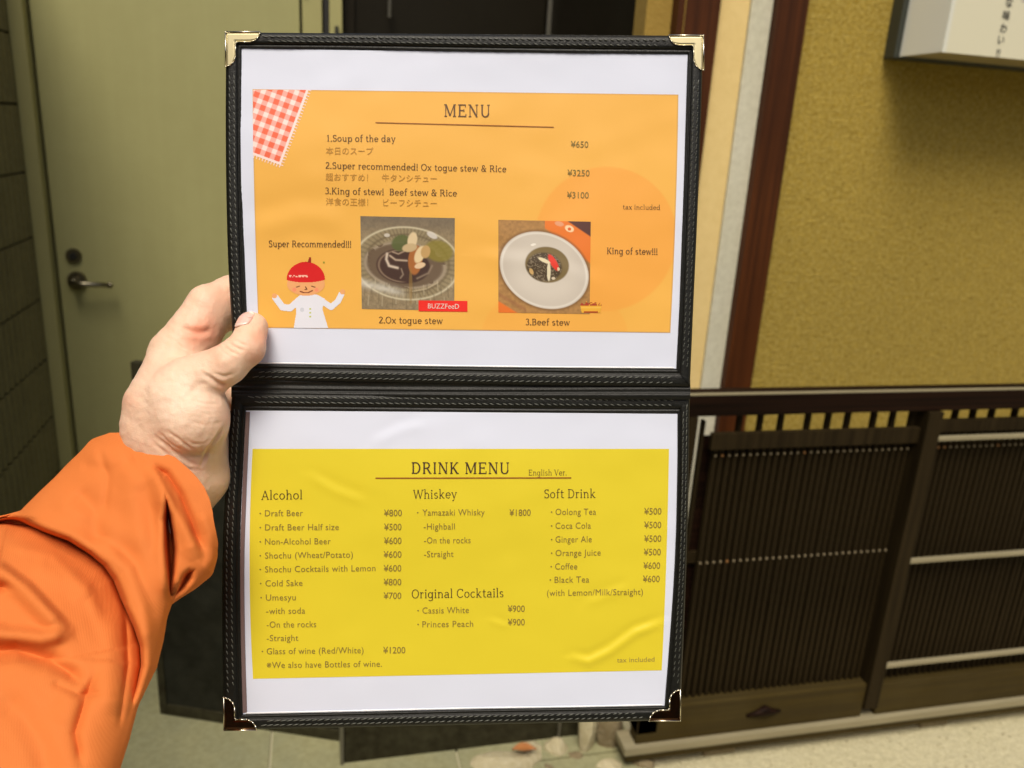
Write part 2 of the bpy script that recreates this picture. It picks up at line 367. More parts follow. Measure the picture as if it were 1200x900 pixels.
fb('bottom_board', PX1 + .001, 2.899, 1.600, 1.640, .0015, .100, 'board', .003)
b = MB(); b.box(.715, 3.0, 1.498, 1.565, .062, .084, .003); b.build('ledge', mat['pale'], fn)
b = MB(); b.box(.722, 3.0, 1.504, 1.56, .040, .0615, .002); b.build('ledge_fascia', mat['board'], fn)
for x_ in (.95, 1.6, 2.3): b = MB(); b.box(x_, x_ + .09, 1.53, 1.60, 0, .0395, .004); b.build('foot_block', mat['stone2'], fn)
def slat(x, z0, z1, w_=.0100):
    global slat0
    key = (round(z0, 3), round(z1, 3), w_)
    if key not in SL:
        b = MB(); b.box(-w_ / 2, w_ / 2, 1.534, 1.548, fz(z0), fz(z1), .0015)
        SL[key] = b.build('slat', mat['fence'], fn, origin=(0, 1.53, 0)); o = SL[key]
    else:
        o = SL[key].copy(); COL.objects.link(o); o.parent = fn
    o.location = (x * KF - 1.6 + random.uniform(-.0008, .0008), random.uniform(-.0008, .0008), 0)
SL = {}; nail_glints = MB(); rust = MB()
slat(.8765, .11, .885, .0070)
def nailat(x, z):
    t = rust if random.random() < .06 else nail_glints
    x, z = x * KF, fz(z); t.box(x - .0022, x + .0022, 1.5300, 1.5338, z - .0022, z + .0022, .0008)  # pale heads paint in the small highlights dotted along the slats
x = .915; k = 0
while x < PX0 - .01:
    slat(x, .11, .904 if int(k * .3) != int((k + 1) * .3) else .835)
    nailat(x, .797); nailat(x, .510); k += 1; x += .0183
x = PX1 + .016; k = 0
while x < 2.89:
    slat(x, .102, .904 if int(k * .3) != int((k + 1) * .3) else .84)
    nailat(x, .797); nailat(x, .468); nailat(x, .146); k += 1; x += .0183
fb('back_board', .893, PX0 - .001, 1.653, 1.659, .03, .835, 'rail'); fb('back_board', PX1 + .001, 2.899, 1.653, 1.659, .03, .84, 'rail')
fb('back_batten', .848, PX0 - .001, 1.639, 1.652, .50, .53, 'fence'); fb('back_batten', PX1 + .001, 2.899, 1.639, 1.652, .45, .48, 'fence')
tag(nail_glints.build('nail_rows', mat['nail'], fn), kind='stuff'); tag(rust.build('rusty_nails', mat['nail2'], fn), kind='stuff')
b = MB()   # weathered knot hollow with a proud lip on the bottom board
b.tube([(x_ * KF, y_ - .09, fz(z_)) for x_, y_, z_ in ((1.10, 1.598, .052), (1.125, 1.596, .058), (1.15, 1.596, .066), (1.175, 1.596, .058), (1.20, 1.598, .056))], [.003, .007, .014, .008, .003], 10)
b.build('knot', mat['rail'], fn, smooth=True)

# dark board leaning-stand (sign board seen from behind the menu) and dark planter box
ang = math.atan2(1.713 - 1.889, .045 + .408)
cb = tag(empty('sandwich_board', (-.18, 1.80, .017), 0), 'dark smudged standing blackboard behind the hand and menu', 'sign board')
def rot_box(mb, x0, x1, y0, y1, z0, z1, bv, lean=0):
    n0 = mb.n; mb.box(x0, x1, y0, y1, z0, z1, bv); vv = mb.v[-1]
    yy = vv[:, 1] + lean * vv[:, 2]; c, s = math.cos(ang), math.sin(ang)
    vv[:, :] = np.stack([-.408 + vv[:, 0] * c - yy * s, 1.889 + vv[:, 0] * s + yy * c, vv[:, 2]], -1)
b = MB(); rot_box(b, .02, .52, .004, .016, .05, .94, .001); b.build('board_face', mat['chalk'], cb)
b = MB(); rot_box(b, 0, .0195, 0, .022, .0175, .962, .002); rot_box(b, .5205, .54, 0, .022, .0175, .962, .002); rot_box(b, .0197, .5203, 0, .022, .941, .962, .002); rot_box(b, .0197, .5203, 0, .022, .0175, .0495, .002)
b.build('board_frame', mat['planter'], cb)
b = MB(); rot_box(b, .0, .54, .30, .322, .0175, .93, .002, lean=-.28); b.build('back_board', mat['chalk'], cb)
pl = tag(empty('planter_box', (.35, 1.78, 0)), 'low dark weathered planter box with dull metal edge below the menu', 'planter')
b = MB(); b.box(.049, .645, 1.64, 1.66, .0, .33, .003); b.box(.049, .645, 1.90, 1.92, .0, .33, .003); b.box(.049, .066, 1.6605, 1.8995, .0, .33, .003); b.box(.628, .645, 1.6605, 1.8995, .0, .33, .003)
b.build('planter_side', mat['planter'], pl)
b = MB(); b.box(.0665, .6275, 1.661, 1.899, .05, .30); b.build('soil', mat['soil'], pl)
b = MB(); b.box(.040, .0485, 1.634, 1.925, .0, .335, .001); b.build('metal_edge', mat['edge'], pl)
b = MB(); b.tube([(.588, 1.632, .0), (.598, 1.634, .35)], .004, 8); b.build('corner_rod', mat['edge'], pl)

# stones beside the planter and under the ledge
def rock(name, c, s, seed, m, label, cat='stone', group=None):
    bm = bmesh.new(); bmesh.ops.create_icosphere(bm, subdivisions=3, radius=1)
    r = random.Random(seed); pl_ = [(Vector((r.uniform(-1, 1), r.uniform(-1, 1), r.uniform(-1, 1))).normalized(), r.uniform(.55, .85)) for _ in range(11)]
    for q in bm.verts:
        co = q.co.copy()
        for n_, dd in pl_:
            k_ = co.dot(n_) - dd
            if k_ > 0: co -= n_ * k_ * .7
        co *= 1 + .16 * (vnoise(q.co.x * 3 + q.co.z * 2, q.co.y * 3 - q.co.z, 1, seed) - .5) + .08 * (vnoise(q.co.x * 9, q.co.y * 9 + q.co.z * 7, 1, seed) - .5)
        q.co = (c[0] + co.x * s[0], c[1] + co.y * s[1], max(c[2] + co.z * s[2], 0))
    bm.verts.index_update()
    o = mk(name, [tuple(q.co) for q in bm.verts], [[q.index for q in f.verts] for f in bm.faces], mat[m]); bm.free()
    return tag(o, label, cat, group)
rock('upright_stone', (.655, 1.600, .10), (.030, .03, .17), 3, 'stone', 'tall pale upright stone at the corner beside the planter box')
rock('rubble_stone', (.715, 1.60, .06), (.036, .03, .08), 4, 'stone2', 'grey brown stone between the pale upright stone and the fence', group='loose stones beside the planter box')
rock('support_block', (.775, 1.525, .0), (.045, .03, .036), 6, 'stone2', 'squat brown block under the left end of the fence ledge')
rock('rubble_stone', (.43, 1.580, .0), (.105, .05, .044), 8, 'stone', 'broad flat pale stone in front of the planter box', group='loose stones beside the planter box')
rock('rubble_stone', (.505, 1.600, .004), (.050, .04, .034), 9, 'stone', 'pale stone with an orange leaf lying on it', group='loose stones beside the planter box')
rock('rubble_stone', (.575, 1.60, .008), (.036, .03, .040), 10, 'stone', 'knobbly cream stone left of the upright stone', group='loose stones beside the planter box')
rock('rubble_stone', (.615, 1.575, .006), (.026, .02, .022), 12, 'stone2', 'little brown pebble touching the pale upright stone', group='loose stones beside the planter box')
rock('rubble_stone', (.54, 1.545, .0), (.034, .026, .020), 13, 'stone2', 'small flat brown pebble in front of the cream stones', group='loose stones beside the planter box')
rock('rubble_stone', (.690, 1.525, .0), (.050, .035, .034), 14, 'stone', 'rounded pale stone low beside the brown block', group='loose stones beside the planter box')
gb = MB(); ico = bmesh.new(); bmesh.ops.create_icosphere(ico, subdivisions=1, radius=1); ico.verts.index_update()
iv = np.array([tuple(q.co) for q in ico.verts]); if_ = [[q.index for q in f.verts] for f in ico.faces]; ico.free()
for i in range(620):
    if i < 260: gx, gy, gr = random.uniform(.30, .80), random.uniform(1.42, 1.632), random.uniform(.0016, .007)
    else: gx, gy, gr = random.uniform(.70, 2.6), random.gauss(1.44, .10), random.uniform(.0008, .0032)
    sc_ = np.array([random.uniform(.7, 1.3) for _ in range(3)]) * gr
    gb.add(iv * sc_ * (1 + .25 * RNG.random((len(iv), 1))) + (gx, gy, gr * .4), if_)
tag(gb.build('gravel', material('pale_grit', (.40, .36, .23), .9, noise=(70, .8, (.24, .20, .12))), origin=(1, 1.5, 0)), 'scattered grit and small gravel along the foot of the fence', kind='stuff')
lv = []
for i in range(9):
    t_ = i / 8; wd = .010 * math.sin(math.pi * min(t_ * 1.05, 1)) + .0004
    for s_ in (-1, 0, 1): lv.append((.455 + t_ * .060, 1.585 + s_ * wd * 1.4 - .01 * t_, .043 + .008 * math.sin(t_ * 3) + abs(s_) * .005))
tag(mk('fallen_leaf', lv, grid_faces(9, 3), mat['leaf'], smooth=True), 'dry orange leaf lying on the pale stones', 'leaf')

# ================================================================= MENU FOLDER
def invd_top(px, py): return 1 / .550 + (py - 40) * ((1 / .5735 - 1 / .550) / 415)
def invd_bot(px, py): return 1 / .5735 + (px - 268) * ((1 / .577 - 1 / .5735) / 542) + (py - 460) * ((1 / .590 - 1 / .5735) / 390)
def creases(px, py):
    px = np.asarray(px, float); py = np.asarray(py, float)
    h = .0007 * (vnoise(px, py, 70, 1) - .5) + .00045 * (vnoise(px * .8 + py * .4, py - .3 * px, 28, 2) - .5)
    def rid(pts, wd, a):
        dd, sd, ar = seg_dist(px, py, pts); t = dd * sd / wd
        return a * (np.exp(-t * t) - .7 * np.exp(-(t + 1.6) ** 2)) * np.clip(np.sin(np.pi * np.clip(ar * .9 + .08, 0, 1)) * 1.6, 0, 1)
    h = h + rid([(672, 772), (690, 776), (715, 764), (745, 742), (782, 728)], 5, .0010)
    h = h + rid([(365, 560), (390, 575), (430, 590)], 6, .0004) + rid([(440, 520), (470, 505), (500, 498)], 7, .0004)
    h = h + rid([(575, 728), (595, 735)], 4, .0003) + rid([(690, 708), (720, 695), (740, 688)], 6, .0004)
    h = h + rid([(560, 300), (640, 310), (700, 330)], 9, .0003) + rid([(300, 270), (350, 255), (410, 262)], 14, .0006)
    h = h + .0032 * np.exp(-((px - 380) / 120) ** 2 - ((py - 185) / 85) ** 2) + .0030 * np.exp(-((px - 520) / 190) ** 2 - ((py - 575) / 95) ** 2)  # broad swells added so the pages turn into shade at lower left
    h = h + .0016 * np.exp(-((px - 690) / 90) ** 2 - ((py - 300) / 90) ** 2)
    return h
def pg(px, py, panel, off=0.0):
    inv = (invd_top if panel == 'top' else invd_bot)(px, py)
    return P(px, py, 1 / inv - off)
def pgc(px, py, panel, off): return pg(px, py, panel, off + creases(px, py))
mc = pg(540, 455, 'top')
menu = tag(empty('menu_folder', tuple(mc)), 'open black leatherette menu folder with an orange page above a yellow drink page', 'menu')

def edgecurve(pts):
    pts = np.array(pts, float)
    s = np.concatenate([[0], np.cumsum(np.hypot(*np.diff(pts, axis=0).T))]); s /= s[-1]
    def f(t):
        t = np.asarray(t, float); t2 = np.clip(t, 0, 1)
        # smooth interpolation (Catmull-Rom per axis)
        out = []
        for a in range(2):
            y = pts[:, a]
            if len(pts) == 2: out.append(y[0] + (y[1] - y[0]) * t2); continue
            m_ = np.gradient(y, s); i = np.clip(np.searchsorted(s, t2, side='right') - 1, 0, len(s) - 2)
            hh = s[i + 1] - s[i]; u = (t2 - s[i]) / hh
            out.append((2 * u**3 - 3 * u**2 + 1) * y[i] + (u**3 - 2 * u**2 + u) * hh * m_[i] + (-2 * u**3 + 3 * u**2) * y[i + 1] + (u**3 - u**2) * hh * m_[i + 1])
        return np.stack(out, -1)
    return f
# outer and inner outlines (photo pixels on the panel planes)
OUT = {'top': dict(L=[(265, 38), (264.5, 150), (265.5, 240), (268, 320), (272, 385), (277, 449)], R=[(824, 42), (821, 150), (816.5, 270), (812, 370), (808.5, 452)], T=[(265, 38), (400, 39), (560, 40.5), (700, 41.5), (824, 42)], B=[(277, 446), (400, 448), (550, 451), (700, 453), (808.5, 454)]),
       'bot': dict(L=[(272, 459), (267, 530), (261, 640), (260.5, 740), (262.5, 855)], R=[(808.5, 459), (807, 560), (804.5, 660), (801, 750), (796.5, 844)], T=[(272, 460), (400, 461.5), (550, 462), (700, 463), (808.5, 464)], B=[(262.5, 855), (400, 852.5), (540, 849.5), (680, 846.5), (796.5, 844)])}
INN = {'top': dict(L=[(283.5, 57), (284, 150), (285.5, 250), (288.5, 340), (292, 427)], R=[(805.5, 64), (803, 150), (799, 260), (796, 350), (792, 432)], T=[(283.5, 57), (420, 58.5), (560, 61), (700, 63), (805.5, 64)], B=[(292, 426), (420, 428), (550, 430), (700, 431.5), (792, 432)]),
       'bot': dict(L=[(288.5, 481), (285, 560), (282, 650), (282.5, 740), (285, 837)], R=[(793.5, 485), (793, 560), (790.5, 655), (785, 740), (778.5, 827)], T=[(288.5, 481), (420, 482.5), (550, 484), (700, 485), (793.5, 485)], B=[(285, 837), (420, 834), (550, 831), (680, 829), (778.5, 827)])}
# profile across a strip from the outer edge (0) to the inner edge (1): height in metres towards the reader
PRC = [0, .03, .10, .22, .36, .50, .64, .70, .74, .80, .87, .94, 1.0]
PRH = [0, .0012, .0023, .0028, .0027, .0028, .0025, .0019, .0010, .0019, .0021, .0014, .0002]
for pn in ('top', 'bot'):
    for sd in 'TLRB':
        fo, fi = edgecurve(OUT[pn][sd]), edgecurve(INN[pn][sd]); N = 90
        t = np.linspace(0, 1, N); a, c = fo(t), fi(t)
        v = []
        for cc_, hh_ in zip(PRC, PRH):
            q = a * (1 - cc_) + c * cc_
            lift = .0003 if sd in 'LR' else 0
            wob = .00012 * np.sin(t * 230 + cc_ * 9)
            v.append(pg(q[:, 0], q[:, 1], pn, hh_ + (lift + wob if .02 < cc_ < .98 else 0)))
        st = mk('border_strip', np.array(v), grid_faces(len(PRC), N), mat['leather'], menu, smooth=True)
        # stitching: two rows of short raised threads
        L_ = np.hypot(*(a[-1] - a[0])); ns = int(L_ / 7.6); mb = MB()
        for row, cpos in enumerate((.24, .52)):
            for i in range(ns):
                tt = (i + .5 + (.35 if row else 0)) / ns
                lo_ = .075 if (pn + sd in ('topT', 'botB')) else (.105 if pn == 'top' and sd in 'LR' else .03); hi_ = .925 if (pn + sd in ('topT', 'botB')) else (.895 if pn == 'bot' and sd in 'LR' else .97)
                if tt > hi_ or tt < lo_: continue
                dt = random.uniform(.36, .45) / ns; jt = random.uniform(-.08, .08) / ns; tt += jt
                tilt = .04
                qs = []
                for e, m_ in ((-1, .25), (-.55, .95), (0, 1.15), (.55, .95), (1, .25)):
                    u_ = tt + e * dt; cc_ = cpos + e * tilt * (1 if row else 1)
                    q = fo(u_) * (1 - cc_) + fi(u_) * cc_
                    qs.append(pg(q[0], q[1], pn, .0026 + .00055 * m_))
                mb.tube(np.array(qs), [.00018, .00034, .0004, .00034, .00018], 6)
        tag(mb.build('stitching', mat['thread'], st, smooth=True), kind='stuff')
    # cover board behind
    fl_, fr_ = edgecurve(OUT[pn]['L']), edgecurve(OUT[pn]['R']); t = np.linspace(0, 1, 24); s_ = np.linspace(0, 1, 14)
    a, c = fl_(t), fr_(t); q = a[:, None] * (1 - s_[None, :, None]) + c[:, None] * s_[None, :, None]
    # keep the top/bottom edge shapes
    F_ = pg(q[..., 0], q[..., 1], pn, -.0012); K_ = pg(q[..., 0], q[..., 1], pn, -.0042)
    nv = len(t) * len(s_); fr = grid_faces(len(t), len(s_)); bk = grid_faces(len(t), len(s_), True) + nv
    rim = []
    idx = np.arange(nv).reshape(len(t), len(s_)); loop = list(idx[0, :]) + list(idx[1:, -1]) + list(idx[-1, -2::-1]) + list(idx[-2:0:-1, 0])
    for i in range(len(loop)):
        p_, q_ = loop[i], loop[(i + 1) % len(loop)]; rim.append((q_, p_, p_ + nv, q_ + nv))
    mk('cover_board', np.concatenate([F_.reshape(-1, 3), K_.reshape(-1, 3)]), [tuple(x_) for x_ in fr] + [tuple(x_) for x_ in bk] + rim, mat['leather'], menu)
# spine folds
sy = [444, 447, 450, 452.5, 454.5, 456, 458, 460, 461.5, 463, 465, 467]; sh = [.0004, .0016, .0009, -.0006, .0010, .0013, -.0009, .0012, .0017, .0014, .0012, .0004]
v = []
xs = np.linspace(271, 809, 70)
for y_, h_ in zip(sy, sh):
    yy = y_ - 1.5 + 3.0 * np.sin((xs - 271) / 538 * np.pi / 2) + .9 * np.sin((xs - 271) / 120) * (1 if 452 < y_ < 458 else .3)
    v.append(P(xs, yy, .5735 - h_ - .0004 * np.sin(xs / 37)))
mk('spine', np.array(v), grid_faces(len(sy), len(xs)), mat['leather'], menu, smooth=True)

# metal corners
def corner(px, py, sx, sy_, pn, m, label, arm=40, wd=11.5):
    """L plate: px,py outer corner, sx/sy_ direction of the arms"""
    pts = []
    prof = [(0, 0), (arm, 0), (arm - 2, wd * .45), (arm - 6, wd * .82), (arm - 12, wd), (wd + 2, wd), (wd, wd + 2), (wd, arm - 12), (wd * .82, arm - 6), (wd * .45, arm - 2), (0, arm)]
    prof = np.array(prof, float)
    cen = np.array((wd * .5, wd * .5))
    mb = MB(); n = len(prof)
    def ring(k, off):
        # shrink towards the L's medial line
        pr = prof.copy()
        med = np.array([(x_, wd * .5) if x_ > y_ else (wd * .5, y_) if y_ > x_ else (wd * .5, wd * .5) for x_, y_ in prof])
        med[0] = med[5] = med[6] = (wd * .5, wd * .5); med[1] = (arm - 5, wd * .5); med[-1] = (wd * .5, arm - 5)
        q = pr + (med - pr) * k
        return pg(px + sx * q[:, 0], py + sy_ * q[:, 1], pn, off)
    rings = [ring(0, .0000), ring(0, .0030), ring(.06, .0034), ring(.14, .0034), ring(.22, .0031), ring(.5, .0033)]
    v = np.concatenate(rings); f = []
    for k in range(len(rings) - 1):
        for i in range(n): f.append((k * n + i, k * n + (i + 1) % n, (k + 1) * n + (i + 1) % n, (k + 1) * n + i))
    f += [((len(rings) - 1) * n + a_, (len(rings) - 1) * n + b_, (len(rings) - 1) * n + c_, (len(rings) - 1) * n + e_) for a_, b_, c_, e_ in ((0, 1, 2, 5), (2, 3, 4, 5), (0, 6, 9, 10), (6, 7, 8, 9))] + [((len(rings) - 1) * n + 0, (len(rings) - 1) * n + 5, (len(rings) - 1) * n + 6)]
    o = mk('metal_corner', v, f, mat[m], menu); o['label'] = label
    rg = ring(.03, .0036); rg = np.concatenate([rg, rg[:1]]); tb = MB()
    for i in range(n): rr_ = .0005 if m == 'nickel' or i in (0, n - 1) else .00022; tb.tube(rg[i:i + 2], rr_, 8); tb.tube([rg[i] - (0, 0, rr_ * .8), rg[i] + (0, 0, rr_ * .8)], rr_, 8)
    tb.build('rolled_rim', mat['rim'], o, smooth=True)
corner(264.2, 37.2, 1, 1, 'top', 'brass', 'brass corner cap at the upper left of the orange page', 41, 12)
corner(824.6, 41.2, -1, 1, 'top', 'brass', 'brass corner cap at the upper right of the orange page', 41, 12)
corner(262, 856, 1, -1, 'bot', 'nickel', 'shiny corner cap at the lower left of the yellow page', 39, 13)
corner(797.5, 845, -1, -1, 'bot', 'nickel', 'shiny reddish corner cap at the lower right of the yellow page', 37, 13)

# pages
pages = {}
for pn in ('top', 'bot'):
    fl_, fr_ = edgecurve(INN[pn]['L']), edgecurve(INN[pn]['R']); t = np.linspace(-.0, 1.0, 130); s_ = np.linspace(-.004, 1.004, 170)
    a, c = fl_(t), fr_(t); q = a[:, None] * (1 - s_[None, :, None]) + c[:, None] * s_[None, :, None]
    v = pgc(q[..., 0], q[..., 1], pn, .0004)
    pages[pn] = mk('page', v, grid_faces(130, 170), mat['paper'], menu, smooth=True)
for pn, w0, w1 in (('top', -.5, 3.0), ('bot', -.5, 4.5)):
    fl_ = edgecurve(INN[pn]['L']); t = np.linspace(.005, .995, 60); q = fl_(t)
    if pn == 'bot': mk('pocket_edge', np.array([pgc(q[:, 0] + a_, q[:, 1], pn, .0009 + h_) for a_, h_ in ((w0, 0), (w0 + .8, .0003), (w1 - .8, .0002), (w1, 0))]), grid_faces(4, 60), mat['pocket'], pages[pn], smooth=True)
    fb_ = edgecurve(INN[pn]['B']); q = fb_(t)
    mk('pocket_edge', np.array([pgc(q[:, 0], q[:, 1] - a_, pn, .0009 + h_) for a_, h_ in ((0, 0), (.6, .0003), (1.3, .0004), (2.0, 0))]), grid_faces(4, 60), mat['pocket2'], pages[pn], smooth=True)
pages['top']['label'] = 'white page with the orange food menu'; pages['bot']['label'] = 'white page with the yellow drink menu'

def patch(name, pn, x0, x1, y0, y1, step, fn_, off, warp=None, m='print'):
    """flat print: fn_(X,Y) -> rgb (linear) and mask, X,Y in photo pixels"""
    nx = int((x1 - x0) / step) + 1; ny = int((y1 - y0) / step) + 1
    X, Y = np.meshgrid(np.linspace(x0, x1, nx), np.linspace(y0, y1, ny))
    col, mask = fn_(X, Y)
    QX, QY = warp(X, Y) if warp else (X, Y)
    v = pgc(QX, QY, pn, off).reshape(-1, 3)
    f = grid_faces(ny, nx)
    if mask is not None:
        mk_ = mask.ravel()[f].all(axis=1); f = f[mk_]
        used = np.unique(f); re = np.full(len(v), -1); re[used] = np.arange(len(used)); v = v[used]; f = re[f]; col = col.reshape(-1, 3)[used]
    return mk(name, v, f, mat[m], pages[pn], smooth=True, colors=np.asarray(col).reshape(-1, 3))
def blend(col, m_, c):
    m_ = np.clip(m_, 0, 1)[..., None]; return col * (1 - m_) + np.array(c) * m_
def quadwarp(x0, x1, y0, y1, TL, TR, BR, BL, bow=(0, 0)):
    def f(X, Y):
        u = (X - x0) / (x1 - x0); v_ = (Y - y0) / (y1 - y0)
        qx = (1 - v_) * ((1 - u) * TL[0] + u * TR[0]) + v_ * ((1 - u) * BL[0] + u * BR[0]) - 4 * v_ * (1 - v_) * (bow[0] * (1 - u) - bow[1] * u)
        qy = (1 - v_) * ((1 - u) * TL[1] + u * TR[1]) + v_ * ((1 - u) * BL[1] + u * BR[1])
        return qx, qy
    return f
# orange panel
OR = np.array((.86, .465, .085)); OR2 = np.array((.87, .40, .068))
def f_or(X, Y):
    c = np.tile(OR, X.shape + (1,)).astype(float)
    r1 = np.hypot((X - 713) / 84, (Y - 279) / 86.5); c = blend(c, sstep(1.02, .99, r1), OR2)
    r2 = np.hypot((X - 655) / 88, (Y - 395) / 60); c = blend(c, .45 * sstep(1.02, .98, r2), OR2)
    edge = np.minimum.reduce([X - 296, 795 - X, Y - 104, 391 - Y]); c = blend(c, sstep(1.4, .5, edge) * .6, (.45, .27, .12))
    return c, None
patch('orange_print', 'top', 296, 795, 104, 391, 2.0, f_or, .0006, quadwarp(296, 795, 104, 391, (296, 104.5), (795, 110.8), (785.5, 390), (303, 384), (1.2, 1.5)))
YE = np.array((.75, .615, .028)); YE2 = np.array((.80, .60, .012))
def f_ye(X, Y):
    return np.tile(YE, X.shape + (1,)).astype(float), None
patch('yellow_print', 'bot', 296, 784, 526, 796, 2.5, f_ye, .0006, quadwarp(296, 784, 526, 796, (296, 526), (784, 526), (775.5, 785.5), (296.5, 795.5), (3.8, 1.2)))
# gingham cloth corner
def f_gi(X, Y):
    a = math.radians(20.5); cx, cy = 329, 194       # lower corner of the cloth
    ux, uy = math.sin(a), -math.cos(a)                # along the right side, upwards
    vx, vy = -math.cos(a), -math.sin(a)               # along the lower side, to the left
    e = (X - cx) * ux + (Y - cy) * uy; s = (X - cx) * vx + (Y - cy) * vy
    c = np.ones(X.shape + (3,)) * s2l((252, 226, 220))
    per = 12.3; p1 = np.mod(e - 3.2, per) / per < .54; p2 = np.mod(s - 3.2, per) / per < .54
    ins = (e > 3.2) & (s > 3.2)
    w1 = np.where(p1 & p2, 1., np.where(p1 | p2, .55, 0.)) * ins
    c = blend(c, w1, s2l((238, 108, 76)))
    fr = np.mod(e, 3.6) < 1.7; fr2 = np.mod(s, 3.6) < 1.7
    mask = ((e > 0) & (s > 0)) | ((e > 0) & (s > -3.2) & (s <= 0) & fr) | ((s > 0) & (e > -3.2) & (e <= 0) & fr2)
    return c, mask & (X > 296.5) & (Y > 105.3)
patch('gingham_print', 'top', 296, 368, 104.8, 199, .55, f_gi, .00078)
# photo of the ox tongue stew
def f_p1(X, Y):
    u = (X - 422) / 111; v_ = (Y - 254) / 109
    n1 = vnoise(X, Y, 3.5, 3); n2 = vnoise(X, Y, 1.4, 4); n3 = vnoise(X, Y, 10, 5)
    c = np.ones(X.shape + (3,)) * s2l((142, 126, 98)); c *= (.75 + .35 * n1 + .25 * n2)[..., None]
    c = blend(c, sstep(.25, 0, v_) * .6, s2l((104, 94, 84)))
    def el(cx, cy, rx, ry, rot=0):
        ca, sa = math.cos(rot), math.sin(rot); dx, dy = u - cx, v_ - cy; return np.hypot((dx * ca + dy * sa) / rx, (-dx * sa + dy * ca) / ry)
    r = el(.49, .5, .56, .39, .05)
    c = blend(c, (sstep(1.03, .99, r)) * .75, s2l((150, 136, 104)) ); 
    c *= (1 - .22 * (np.sin(np.arctan2(v_ - .5, u - .49) * 60) > .2) * (r < 1) * (r > .7))[..., None]
    c = blend(c, np.exp(-((r - 1.0) / .025) ** 2) * .8, s2l((215, 205, 175)))
    c = blend(c, np.exp(-((r - .80) / .03) ** 2) * .6, s2l((96, 80, 58)))
    r = el(.47, .52, .44, .25, .08); c = blend(c, sstep(1.05, .96, r) * .85, s2l((98, 78, 62)))
    c = blend(c, np.exp(-((r - .97) / .05) ** 2) * .55 * (n3 > .35), s2l((190, 175, 150)))
    r = el(.45, .53, .29, .19, .05); c = blend(c, sstep(1.04, .95, r), s2l((70, 48, 40)))
    c = blend(c, np.exp(-((r - .9) / .04) ** 2) * .5 * sstep(.5, .4, u), s2l((170, 145, 120)))
    for pts_, w_, cl, a_ in (([(.28, .40), (.27, .46), (.30, .53), (.39, .55)], .013, (222, 204, 184), .9), ([(.31, .42), (.37, .465), (.49, .47)], .010, (206, 182, 158), .8), ([(.34, .38), (.40, .40), (.46, .37)], .008, (190, 165, 140), .7), ([(.43, .56), (.45, .62), (.42, .66)], .008, (170, 150, 130), .6), ([(.60, .66), (.72, .60), (.76, .52)], .010, (160, 140, 118), .6), ([(.55, .80), (.70, .77), (.82, .70)], .008, (196, 180, 150), .7)):
        dl, _, _ = seg_dist(u, v_, pts_); c = blend(c, np.exp(-(dl / w_) ** 2) * a_, s2l(cl))
    for k_ in range(26):
        x_ = .04 + k_ * .037; y_ = .80 + .10 * math.sin(k_ * 1.7) - .25 * abs(x_ - .5) ** 2
        dl, _, _ = seg_dist(u, v_, [(x_, y_), (x_ + .02 * (x_ - .5), y_ + .10)]); c = blend(c, np.exp(-(dl / .007) ** 2) * .45, s2l((198, 186, 156)) if k_ % 2 else s2l((96, 84, 62)))
    c = blend(c, sstep(1.1, .8, el(.43, .28, .11, .09, -.4)) * .9, s2l((88, 98, 52)) )
    c = blend(c, sstep(1.1, .8, el(.83, .36, .16, .12, .2)) * .8, s2l((140, 128, 48)))
    c = blend(c, sstep(1.1, .9, el(.58, .46, .075, .16, .1)), s2l((168, 104, 52)))
    for cx, cy, rx, ry, ro, cl in ((.55, .25, .05, .09, .2, (222, 200, 160)), (.52, .33, .08, .045, -.2, (200, 176, 134)), (.63, .40, .05, .10, .4, (228, 205, 160)), (.69, .37, .05, .07, .2, (196, 160, 104)), (.63, .52, .06, .03, -.3, (226, 196, 158))):
        c = blend(c, sstep(1.15, .85, el(cx, cy, rx, ry, ro)), s2l(cl) * 1.0)
    c = blend(c, sstep(1.2, .8, el(.53, .74, .018, .2)) * .5, s2l((150, 118, 60)))
    c = blend(c, np.exp(-((v_ - .72 - .22 * u) / .045) ** 2) * (.35 + .4 * n1) * sstep(.52, .35, u), s2l((220, 216, 204)))
    c = blend(c, sstep(1.2, .8, el(.76, .19, .06, .03, .5)) * .8, s2l((220, 214, 206)))
    c = blend(c, sstep(1.2, .8, el(.28, .2, .03, .02)) * .8, s2l((215, 208, 196)))
    return np.clip(c * .95, 0.005, .9), None
patch('stew_photo', 'top', 422, 533, 254, 363, .75, f_p1, .00078, quadwarp(422, 533, 254, 363, (422.3, 253.2), (533, 255.6), (532.3, 364), (424, 362)))
